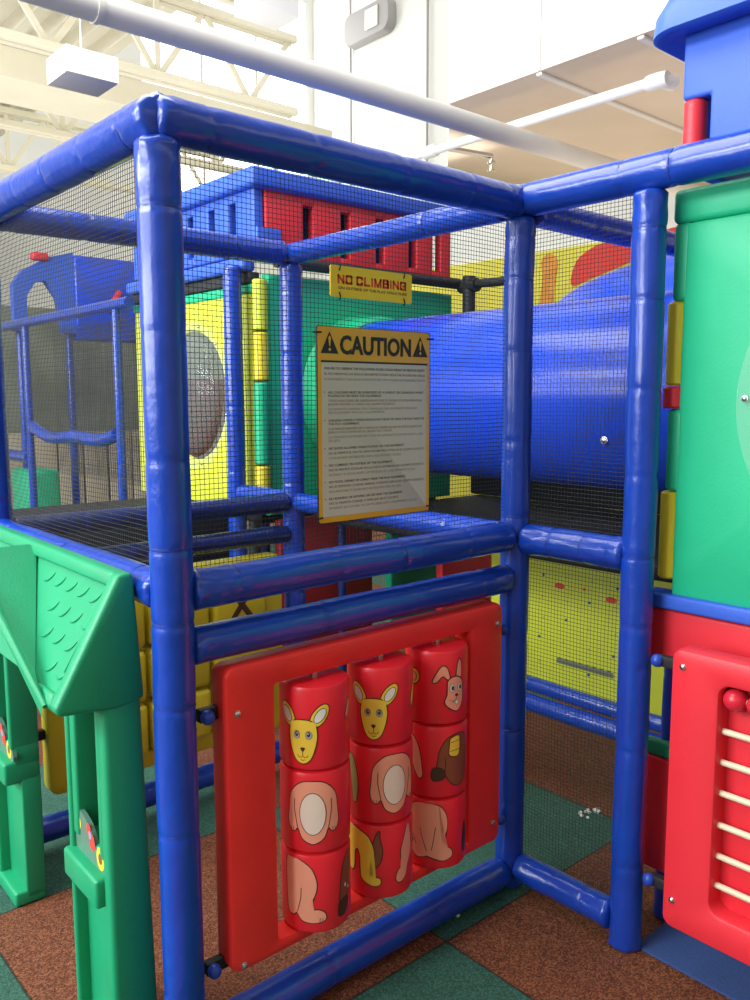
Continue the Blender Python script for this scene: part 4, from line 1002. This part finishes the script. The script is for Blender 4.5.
# ------------------------------------------------------------------ yellow tic-tac-toe panel at the back
def game_panel():
    y = G; x0, x1, z0, z1 = .115, 1.13, .22, .985
    t = thing('tic_tac_toe_panel', 'yellow game panel of spinning blocks with black crosses', 'play panel', ((x0 + x1) / 2, y, z0))
    cx, cz = (x0 + x1) / 2, (z0 + z1) / 2
    L = frame_loops(x1 - x0, z1 - z0, .04, x1 - x0 - .20, z1 - z0 - .14, .015, 0, 0, -.035, .035)
    mb = MB(); mb.bridge([[(cx + a, y + d, cz + b) for a, d, b in l] for l in L], closed=True); place_in(t, mb.build('panel_frame', M['yellow'], origin=tuple(t.location)))
    W = (x1 - x0 - .20) / 3; Hh = (z1 - z0 - .14) / 3
    for i in range(3):
        xc = x0 + .10 + W * (i + .5)
        mb = MB(); mb.tube([(xc, y, z0 + .06), (xc, y, z1 - .06)], .009, 10); place_in(t, mb.build('spindle', M['chrome'], origin=tuple(t.location)))
        for j in range(3):
            zc = z0 + .07 + Hh * (j + .5)
            mb = MB(); mb.rbox(xc - W / 2 + .008, xc + W / 2 - .008, y - .085, y + .085, zc - Hh / 2 + .005, zc + Hh / 2 - .005, .022); b = place_in(t, mb.build('spinning_block', M['yellow'], origin=tuple(t.location)))
            if j == 2 or i == 1:
                mb = MB()
                for s in (-1, 1):
                    P = [(xc - s * .045, zc - .06), (xc + s * .045, zc + .06)]
                    mb.tube([(P[0][0], y - .0865, P[0][1]), (P[1][0], y - .0865, P[1][1])], .012, 8)
                for k in range(len(mb.v)):
                    v = mb.v[k]; mb.v[k] = (v[0], y - .0865 + (v[1] - (y - .0865)) * .12, v[2])
                o = mb.build('printed_cross', M['pdark'], origin=tuple(t.location)); o.parent = b; o.location = (0, 0, 0)
    for sx in (-1, 1):
        for z in (.45, .85):
            mb = MB(); xx = x0 if sx < 0 else x1; mb.rbox(min(xx, xx + sx * .055), max(xx, xx + sx * .055), y - .012, y + .012, z - .018, z + .018, .003); place_in(t, mb.build('mounting_bracket', M['black'], origin=tuple(t.location)))
game_panel()

# lime dotted panel
def dot_panel():
    x = 1.80; y0, y1, z0, z1 = -.42, .60, .495, 1.015
    t = thing('dotted_game_panel', 'lime yellow game panel with coloured dots behind the low net', 'play panel', (x, (y0 + y1) / 2, z0))
    mb = MB(); mb.rbox(x, x + .03, y0, y1, z0, z1, .006); place_in(t, mb.build('board', M['limey'], origin=tuple(t.location)))
    rnd = random.Random(4)
    def spot(y, z, r, m, nm='dot', ry=1.0):
        mb = MB(); n = 14; mb.add([(x - .001, y + r * ry * math.cos(k), z + r * math.sin(k)) for k in [i * 2 * PI / n for i in range(n)]] + [(x + .002, y + r * ry * math.cos(k), z + r * math.sin(k)) for k in [i * 2 * PI / n for i in range(n)]],
                                [tuple(range(n))] + [(i, (i + 1) % n, n + (i + 1) % n, n + i) for i in range(n)])
        place_in(t, mb.build(nm, m, origin=tuple(t.location), smooth=0))
    for i in range(4):
        for j in range(5):
            spot(.33 - i * .115 + rnd.uniform(-.01, .01), .94 - j * .09 + rnd.uniform(-.01, .01), .006, M['pgreen' if (i + j) % 3 else 'knob'])
    spot(.245, .90, .012, M['muralr'], 'red_mark', 2.0); spot(.01, .885, .012, M['muralr'], 'red_mark', 2.0); spot(.13, .905, .006, M['muralr'], 'red_mark')
    mb = MB(); mb.rbox(x - .004, x + .002, -.01, .25, .588, .608, .002); sl = place_in(t, mb.build('slider_track', M['greyg'], origin=tuple(t.location)))
    for k in range(8): spot(.235 - k * .032, .600, .012, M['signk'], 'slider_dot')
dot_panel()

# ------------------------------------------------------------------ things far at the left behind the nets
def thin_post(p, z0, z1, label, r=.026):
    mb = MB(); mb.tube([(p[0], p[1], z0), (p[0], p[1], z1)], r, 14); o = mb.build('frame_pole', M['vinyl'], origin=(p[0], p[1], z0)); return tag(o, label, 'frame pole', 'slim blue poles at the far left')
thin_post((1.22, 2.93), 0, 2.14, 'slim blue pole right of the sagging blue rail')
thin_post((1.22, 4.42), 0, 2.14, 'slim blue pole left of the sagging blue rail')
def bar(label, a, b, r=.03, m=None, sag=0):
    mb = MB(); n = 14
    pts = [Vector(a).lerp(Vector(b), i / n) - Vector((0, 0, sag * (math.sin(PI * i / n) + .35 * math.sin(3.3 * PI * i / n)))) for i in range(n + 1)]
    mb.tube(pts, r, 14); return tag(mb.build('frame_bar', m or M['vinyl'], origin=tuple(a), smooth=50), label, 'frame bar', None)
bar('blue upper bar sloping across the far left behind the net', (1.22, 2.75, 2.17), (1.22, 5.3, 2.17), .032)
bar('wavy sagging blue bar between the two slim poles', (1.22, 2.97, 1.43), (1.22, 4.38, 1.43), .04, sag=.05)
bar('short low blue bar at the far left edge', (1.22, 4.46, 1.22), (1.22, 5.3, 1.22), .04)
bar('thin black bar high behind the slim poles', (2.2, 3.0, 1.63), (2.2, 4.6, 1.63), .018, M['net'])
for i, (x, y) in enumerate(((2.4, 3.35), (2.4, 4.45))):
    mb = MB(); mb.tube([(x, y, 0), (x, y, 1.6)], .045, 14); tag(mb.build('dark_post', M['net'], origin=(x, y, 0)), ['dark post right of centre before the beige slatted panels', 'dark post left of centre before the beige slatted panels'][i], 'post')
mb = MB(); mb.rbox(1.3, 1.55, 4.75, 5.15, 0.0, 1.10, .04); o = mb.build('play_cube', M['tgreen'], origin=(1.42, 5, 0)); tag(o, 'green plastic play block at the far left below the short blue bar', 'play block')
# play hut roof with arch
def hut():
    t = thing('play_hut', 'blue plastic hut roof with an arched opening at the far left', 'play hut', (1.9, 5.0, 2.1))
    # front wall with arch in plane Y = 4.9
    def P(x, z, d): return (x, 4.95 + d, z)
    n = 24; ox = []; ix = []
    out = [(1.33, 2.15), (1.33, 2.50), (1.40, 2.60), (1.60, 2.72), (1.80, 2.78), (1.80, 2.15)]
    inn = [(1.42, 2.15), (1.43, 2.42), (1.50, 2.53), (1.58, 2.54), (1.66, 2.42), (1.70, 2.15)]
    mb = MB(); vs = []; 
    for d in (0, .08): vs += [P(x, z, d) for x, z in out] + [P(x, z, d) for x, z in inn]
    fs = []
    for b in (0, 12):
        for i in range(5): fs.append((b + i, b + i + 1, b + 6 + i + 1, b + 6 + i))
    for i in range(5): fs.append((i, i + 1, 12 + i + 1, 12 + i)); fs.append((6 + i, 6 + i + 1, 18 + i + 1, 18 + i))
    fs += [(0, 6, 18, 12), (5, 11, 23, 17)]
    mb.add(vs, fs); place_in(t, mb.build('arch_wall', M['tblue'], origin=tuple(t.location)))
    for q in (1.38, 1.76, 2.5):
        mb = MB(); mb.tube([(q, 5.0, 0), (q, 5.0, 2.16)], .03, 12); place_in(t, mb.build('leg', M['vinyl'], origin=tuple(t.location)))
    mb = MB(); mb.rbox(1.80, 2.6, 4.93, 5.06, 2.10, 2.76, .02); place_in(t, mb.build('side_roof', M['tubeblue'], origin=tuple(t.location)))
    mb = MB(); mb.rbox(1.48, 1.60, 4.92, 5.0, 2.69, 2.75, .015); place_in(t, mb.build('red_knob', M['tred'], origin=tuple(t.location)))
    mb = MB(); mb.rbox(2.08, 2.12, 4.88, 4.93, 2.32, 2.52, .01)
    o = mb.build('red_handle', M['tred'], origin=(2.1, 4.9, 2.42)); o.rotation_euler = (0, .6, 0); place_in(t, o)
hut()

# ------------------------------------------------------------------ small stuff on the floor
def scrap(x, y, label, n, seed, s=.02):
    rnd = random.Random(seed); mb = MB()
    for k in range(n):
        a, b = x + rnd.uniform(-s, s) * 1.6, y + rnd.uniform(-s, s) * .8; q = .006
        mb.rbox(a - q, a + q, b - q, b + q, .0005, .009, .003, 2)
    tag(mb.build('paper_scrap', M['dirt'], origin=(x, y, 0)), label, 'litter')
scrap(1.83, .10, 'crumpled white scrap on the green tile behind the net', 12, 1, .03)
scrap(1.62, .34, 'small white crumb beside the inner corner post base', 4, 2, .012)
scrap(.95, -.02, 'tiny white speck on the green tile by the floor rail', 1, 3, .004)
mb = MB(); mb.rbox(1.235, 2.9, -2.4, -.475, 0.0, .008, .003); tag(mb.build('floor_mat', M['mat'], origin=(2.0, -1.4, 0)), 'blue rubber floor mat under the right tower', 'floor mat')

# ------------------------------------------------------------------ room
mb = MB(); mb.box(-8, 9.5, -6, 12, -.1, 0); fl = struct(mb.build('floor', floor_material(), smooth=0))
mb = MB(); mb.box(8.4, 8.55, -4, 10.65, 0, 9); struct(mb.build('wall_right', M['wall'], smooth=0))
def back_wall():
    mb = MB(); x0, x1, z0, z1, Y = 5.2, 8.25, 4.6, 8.3, 10.5
    mb.box(-8, x0, Y, Y + .15, 0, 9); mb.box(x1, 8.55, Y, Y + .15, 0, 9); mb.box(x0, x1, Y, Y + .15, 0, z0); mb.box(x0, x1, Y, Y + .15, z1, 9)
    struct(mb.build('wall_back', M['wall'], smooth=0))
    mb = MB(); mb.box(x0, x1, Y + .08, Y + .1, z0, z1); struct(mb.build('window_1', M['glass'], smooth=0))
    for k in range(1, 3):
        mb = MB(); xx = x0 + (x1 - x0) * k / 3; mb.box(xx - .02, xx + .02, Y, Y + .06, z0, z1); struct(mb.build('trim_%d' % k, M['steel'], smooth=0))
back_wall()
mb = MB(); mb.box(-8, 9.5, -6.1, -6, 0, 4.6); struct(mb.build('wall_front', M['tan'], smooth=0))
mb = MB(); mb.box(-8.1, -8, -6.1, 10.65, 0, 2.3); struct(mb.build('wall_left', M['tan'], smooth=0))
# slatted beige panels and grey green wall area low at the far left
mb = MB(); 
for k in range(16): mb.rbox(1.0 + k * .27, 1.25 + k * .27, 6.9, 6.95, .0, 1.30, .01, 2)
tag(mb.build('slatted_screen', M['beige'], origin=(3, 6.9, .0)), 'beige slatted screen low at the far left', 'screen')
mb = MB(); mb.rbox(.8, 5.4, 7.0, 7.06, 0.02, 2.55, .01); tag(mb.build('partition_wall', M['greyg'], origin=(3, 7, 0)), 'dark grey green partition behind the nets at the far left', 'partition')
# mural on the right wall
WX = 8.4
tm = thing('wall_mural', 'yellow painted mural with red arc and orange figure on the far wall', 'mural', (WX - .03, 5, 0))
mb = MB(); mb.rbox(WX - .035, WX - .005, -2, 9.5, .02, 3.57, .004); place_in(tm, mb.build('yellow_field', M['muraly'], origin=tuple(tm.location)))
def flat_on_wall(pts, d0, d1, name, m):
    mb = MB(); n = len(pts); mb.add([(WX - .035 - d1, y, z) for y, z in pts] + [(WX - .035 - d0, y, z) for y, z in pts], [tuple(range(n)), tuple(range(n, 2*n))[::-1]] + [(i, (i+1) % n, n + (i+1) % n, n + i) for i in range(n)])
    place_in(tm, mb.build(name, m, origin=tuple(tm.location)))
flat_on_wall(smooth_poly([(4.99, 3.08), (4.93, 3.36), (4.72, 3.50), (4.50, 3.55), (4.0, 3.56), (3.3, 3.60), (3.2, 3.42), (4.0, 3.30), (4.40, 3.21), (4.72, 3.13)], 5), .0, .012, 'red_arc', M['muralr'])
flat_on_wall(smooth_poly([(5.50, 2.7), (5.46, 3.2), (5.48, 3.44), (5.36, 3.52), (5.22, 3.42), (5.26, 3.1), (5.30, 2.7)], 5), .0, .010, 'orange_figure', M['orangep'])

# corrugated roof deck
def roof_deck():
    mb = MB(); y0, y1 = -5.0, 10.5; z = 4.80; p = .26; x = -7.0; pts = []
    while x < 2.75:
        pts += [(x, z), (x + p * .35, z), (x + p * .5, z + .10), (x + p * .85, z + .10)]; x += p
    n = len(pts); vs = [(a, y0, b) for a, b in pts] + [(a, y1, b) for a, b in pts] + [(a, y0, b + .02) for a, b in pts] + [(a, y1, b + .02) for a, b in pts]
    fs = [(i, i + 1, n + i + 1, n + i) for i in range(n - 1)] + [(2*n + i, 3*n + i, 3*n + i + 1, 2*n + i + 1) for i in range(n - 1)]
    mb.add(vs, fs); struct(mb.build('ceiling', M['roofdeck'], smooth=0))
roof_deck()
def joist(y, x0, x1, zb, zt, label, seed=0):
    t = thing('roof_joist', label, 'roof joist', ((x0 + x1) / 2, y, zb), group='open web steel joists under the roof')
    for nm, z in (('bottom_chord', zb), ('top_chord', zt - .06)):
        mb = MB(); mb.rbox(x0, x1, y - .07, y - .012, z, z + .06, .006, 1); mb.rbox(x0, x1, y + .012, y + .07, z, z + .06, .006, 1); place_in(t, mb.build(nm, M['steel'], origin=tuple(t.location)))
    mb = MB(); x = x0 + .1; k = 0; st = .42
    while x + st < x1:
        a, b = (zb + .03, zt - .03) if k % 2 else (zt - .03, zb + .03)
        d = Vector((st, 0, b - a)).normalized(); nn = Vector((-d.z, 0, d.x)) * .022
        A = Vector((x, y, a)); B = Vector((x + st, y, b))
        vs = [A + nn + Vector((0, -.012, 0)), A - nn + Vector((0, -.012, 0)), B - nn + Vector((0, -.012, 0)), B + nn + Vector((0, -.012, 0))]
        vs += [v + Vector((0, .024, 0)) for v in vs]
        mb.add(vs, [(0, 1, 2, 3), (7, 6, 5, 4), (0, 4, 5, 1), (1, 5, 6, 2), (2, 6, 7, 3), (3, 7, 4, 0)])
        if k % 4 == 3: mb.box(x - .02, x + .02, y - .01, y + .01, zb, zt)
        x += st; k += 1
    place_in(t, mb.build('web', M['steel'], origin=tuple(t.location), smooth=0))
joist(4.60, -4, 3.70, 4.10, 4.76, 'nearest open web steel joist behind the white pipe')
joist(6.55, -4, 5.0, 4.10, 4.76, 'open web steel joist just beyond the wide flat beam')
joist(8.10, -4, 5.0, 4.10, 4.76, 'farthest open web steel joist over the far left')
joist(3.30, -4, 2.7, 4.22, 4.78, 'open web steel joist at the very top edge of the picture')
mb = MB(); mb.rbox(-5, 4.6, 5.18, 5.78, 4.06, 4.30, .01, 1); tag(mb.build('roof_beam', M['steel'], origin=(0, 5.5, 4.06)), 'wide flat cream beam between the joists at the left', 'beam')
# big round pipe
def big_pipe():
    Y, Z = 1.525, 3.114
    t = thing('round_pipe', 'big round cream pipe crossing the whole ceiling', 'pipe', (3, Y, Z))
    mb = MB(); mb.tube([(-3, Y, Z), (8.39, Y, Z)], .055, 28); place_in(t, mb.build('pipe_run', M['pipe'], origin=tuple(t.location)))
    mb = MB(); mb.tube([(.54, Y, Z), (.56, Y, Z)], .060, 28); place_in(t, mb.build('collar', M['pipe'], origin=tuple(t.location)))
    mb = MB(); mb.tube([(.55, Y, Z + .05), (.55, Y, 4.81)], .005, 8); place_in(t, mb.build('hanger_rod', M['steel'], origin=tuple(t.location)))
big_pipe()
def pvc():
    X, Z = 3.229, 3.263
    t = thing('sprinkler_pipe', 'thin white pipe with an elbow under the grey duct', 'pipe', (X, 1.6, Z))
    mb = MB(); mb.tube([(X, 3.9, Z), (X, .78, Z)], .028, 18); place_in(t, mb.build('pipe_run', M['pvc'], origin=tuple(t.location)))
    mb = MB(); mb.tube([(X, .82, Z), (X, .80, Z), (X, .74, Z), (X, .70, Z)], [.036, .041, .041, .036], 18); mb.tube([(X, .74, Z), (X + .09, .72, Z + .0)], .040, 18); place_in(t, mb.build('elbow', M['pvc'], origin=tuple(t.location)))
    for y in (2.42,):
        mb = MB(); mb.tube([(X, y - .055, Z), (X, y - .05, Z), (X, y + .05, Z), (X, y + .055, Z)], [.033, .041, .041, .033], 18); place_in(t, mb.build('coupling', M['pvc'], origin=tuple(t.location)))
    mb = MB(); mb.tube([(X, 2.30, Z), (X + .36, 2.20, Z - .01)], .018, 12); mb.tube([(X + .36, 2.20, Z), (X + .36, 2.20, Z - .11)], .012, 10); mb.tube([(X + .36, 2.20, Z - .045), (X + .36, 2.20, Z - .06)], .030, 14); mb.tube([(X + .36, 2.20, Z - .10), (X + .36, 2.20, Z - .108)], .026, 14)
    place_in(t, mb.build('sprinkler_head', M['chrome'], origin=tuple(t.location)))
pvc()
# big duct
def duct():
    t = thing('air_duct', 'large white sheet metal duct with grey underside at top right', 'duct', (5, .5, 3.48))
    z = 3.46; zt = 6.2
    foot = [(3.08, 2.10), (3.08, -1.9), (8.3, -1.9), (8.3, 1.6), (5.6, 2.75), (4.42, 3.42)]
    n = len(foot); mb = MB(); mb.add([(x, y, z) for x, y in foot] + [(x, y, zt) for x, y in foot], [tuple(range(n, 2*n))] + [(i, (i+1) % n, n + (i+1) % n, n + i) for i in range(n)])
    place_in(t, mb.build('duct_wall', M['white'], origin=tuple(t.location), smooth=0))
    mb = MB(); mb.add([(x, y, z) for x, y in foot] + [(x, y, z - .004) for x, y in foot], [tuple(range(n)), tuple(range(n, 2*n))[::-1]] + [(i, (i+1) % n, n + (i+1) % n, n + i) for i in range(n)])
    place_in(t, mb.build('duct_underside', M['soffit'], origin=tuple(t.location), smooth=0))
    for y in (1.42, .78, 0.1):
        mb = MB(); mb.rbox(3.09, 7.0, y - .02, y + .02, z - .022, z - .004, .004, 1); place_in(t, mb.build('seam_strip', M['white'], origin=tuple(t.location)))
    mb = MB(); mb.box(3.072, 3.08, 1.40, 1.408, z, zt); place_in(t, mb.build('wall_seam', M['lampw'], origin=tuple(t.location)))
duct()
# hanging box and lamp
mb = MB(); mb.rbox(1.015, 1.315, 2.98, 3.27, 3.40, 3.54, .006, 2)
hb = mb.build('hanging_box', M['white'], origin=(1.16, 3.12, 3.54)); tag(hb, 'white rectangular box hanging from the ceiling at the left', 'ceiling box')
mb = MB(); mb.tube([(1.16, 3.12, 3.54), (1.16, 3.12, 4.80)], .005, 8); o = mb.build('hanger_rod', M['steel'], origin=(1.16, 3.12, 3.54)); o.parent = hb; o.location = (0, 0, 0)
mb = MB(); mb.rbox(2.25, 2.58, 2.98, 3.25, 4.10, 4.36, .008, 2)
tag(mb.build('hanging_box', M['white'], origin=(2.4, 3.1, 4.10)), 'small white ceiling box at the top edge beside the bright window', 'ceiling box')
def emergency():
    t = thing('emergency_lamp', 'grey oblong lamp housing high on the white far wall', 'lamp', (8.35, 8.9, 7.2))
    mb = MB(); L = []
    for d, g in ((8.395, 0), (8.28, 0), (8.24, .04)): L.append([(d, 8.93 + a, 7.50 + b) for a, b in rrect(1.10 - g, .50 - g, .16, 6)])
    mb.bridge(L, cap0=True, cap1=True); place_in(t, mb.build('housing', M['lamp'], origin=tuple(t.location)))
    mb = MB(); mb.rbox(8.215, 8.24, 8.62, 8.92, 7.36, 7.66, .01); place_in(t, mb.build('lens', M['lampw'], origin=tuple(t.location)))
emergency()
for k, (y, z0) in enumerate(((7.66, 3.6), (9.44, 3.6))):
    mb = MB(); mb.tube([(8.36, y, z0), (8.36, y, 9.0)], .018, 8); struct(mb.build('trim_%d' % (k + 4), M['lamp']))

# ------------------------------------------------------------------ light
w = bpy.data.worlds.new('daylight'); bpy.context.scene.world = w; w.use_nodes = True
bg = w.node_tree.nodes['Background']; bg.inputs['Color'].default_value = (0.99, 0.98, 0.97, 1); bg.inputs['Strength'].default_value = 1.1
def area(name, loc, rot, sx, sy, power, col=(1, 1, 1)):
    l = bpy.data.lights.new(name, 'AREA'); l.shape = 'RECTANGLE'; l.size = sx; l.size_y = sy; l.energy = power; l.color = col
    o = bpy.data.objects.new(name, l); C.objects.link(o); o.location = loc; o.rotation_euler = rot; return o
area('window_daylight', (-5.5, 2.5, 2.3), (0, math.radians(-80), 0), 1.3, 7.0, 250, (0.95, 0.98, 1.0))
area('upper_window_daylight', (-5.0, 2.5, 4.2), (0, math.radians(-62), 0), 1.2, 7.0, 420, (0.95, 0.98, 1.0))
area('skylight', (-0.6, 1.2, 4.7), (0, 0, 0), 3.4, 3.0, 190, (1, 0.98, 0.94))
area('added_roof_fill', (1.5, 5.5, 3.4), (PI, 0, 0), 5, 6, 80, (1, 0.97, 0.90))  # unseen fill added below the roof deck to whiten it, no real fixture
area('added_duct_fill', (4.6, 1.6, 2.7), (PI, 0, 0), 3, 3, 22, (1, 0.84, 0.70))  # added warm fill that lifts the duct underside, no lamp hangs here

# ------------------------------------------------------------------ camera
cd = bpy.data.cameras.new('camera'); cam = bpy.data.objects.new('camera', cd); C.objects.link(cam); bpy.context.scene.camera = cam
cd.sensor_fit = 'VERTICAL'; cd.sensor_height = 36.0; cd.lens = 843.217 / 1000 * 36.0; cd.clip_start = .02
yaw, pitch, roll = math.radians(48.85916), math.radians(-6.87664), math.radians(-0.1278)
F = Vector((math.cos(yaw) * math.cos(pitch), math.sin(yaw) * math.cos(pitch), math.sin(pitch)))
Rr = Vector((math.sin(yaw), -math.cos(yaw), 0)); U = Rr.cross(F)
R2 = Rr * math.cos(roll) + U * math.sin(roll); U2 = -Rr * math.sin(roll) + U * math.cos(roll)
mw = Matrix((( R2.x, U2.x, -F.x, -.89466), (R2.y, U2.y, -F.y, -1.73296), (R2.z, U2.z, -F.z, 1.63622), (0, 0, 0, 1)))
cam.matrix_world = mw
vs = bpy.context.scene.view_settings
vs.view_transform = 'Standard'; vs.look = 'None'; vs.exposure = 0.30; vs.gamma = 1.0; vs.use_curve_mapping = False
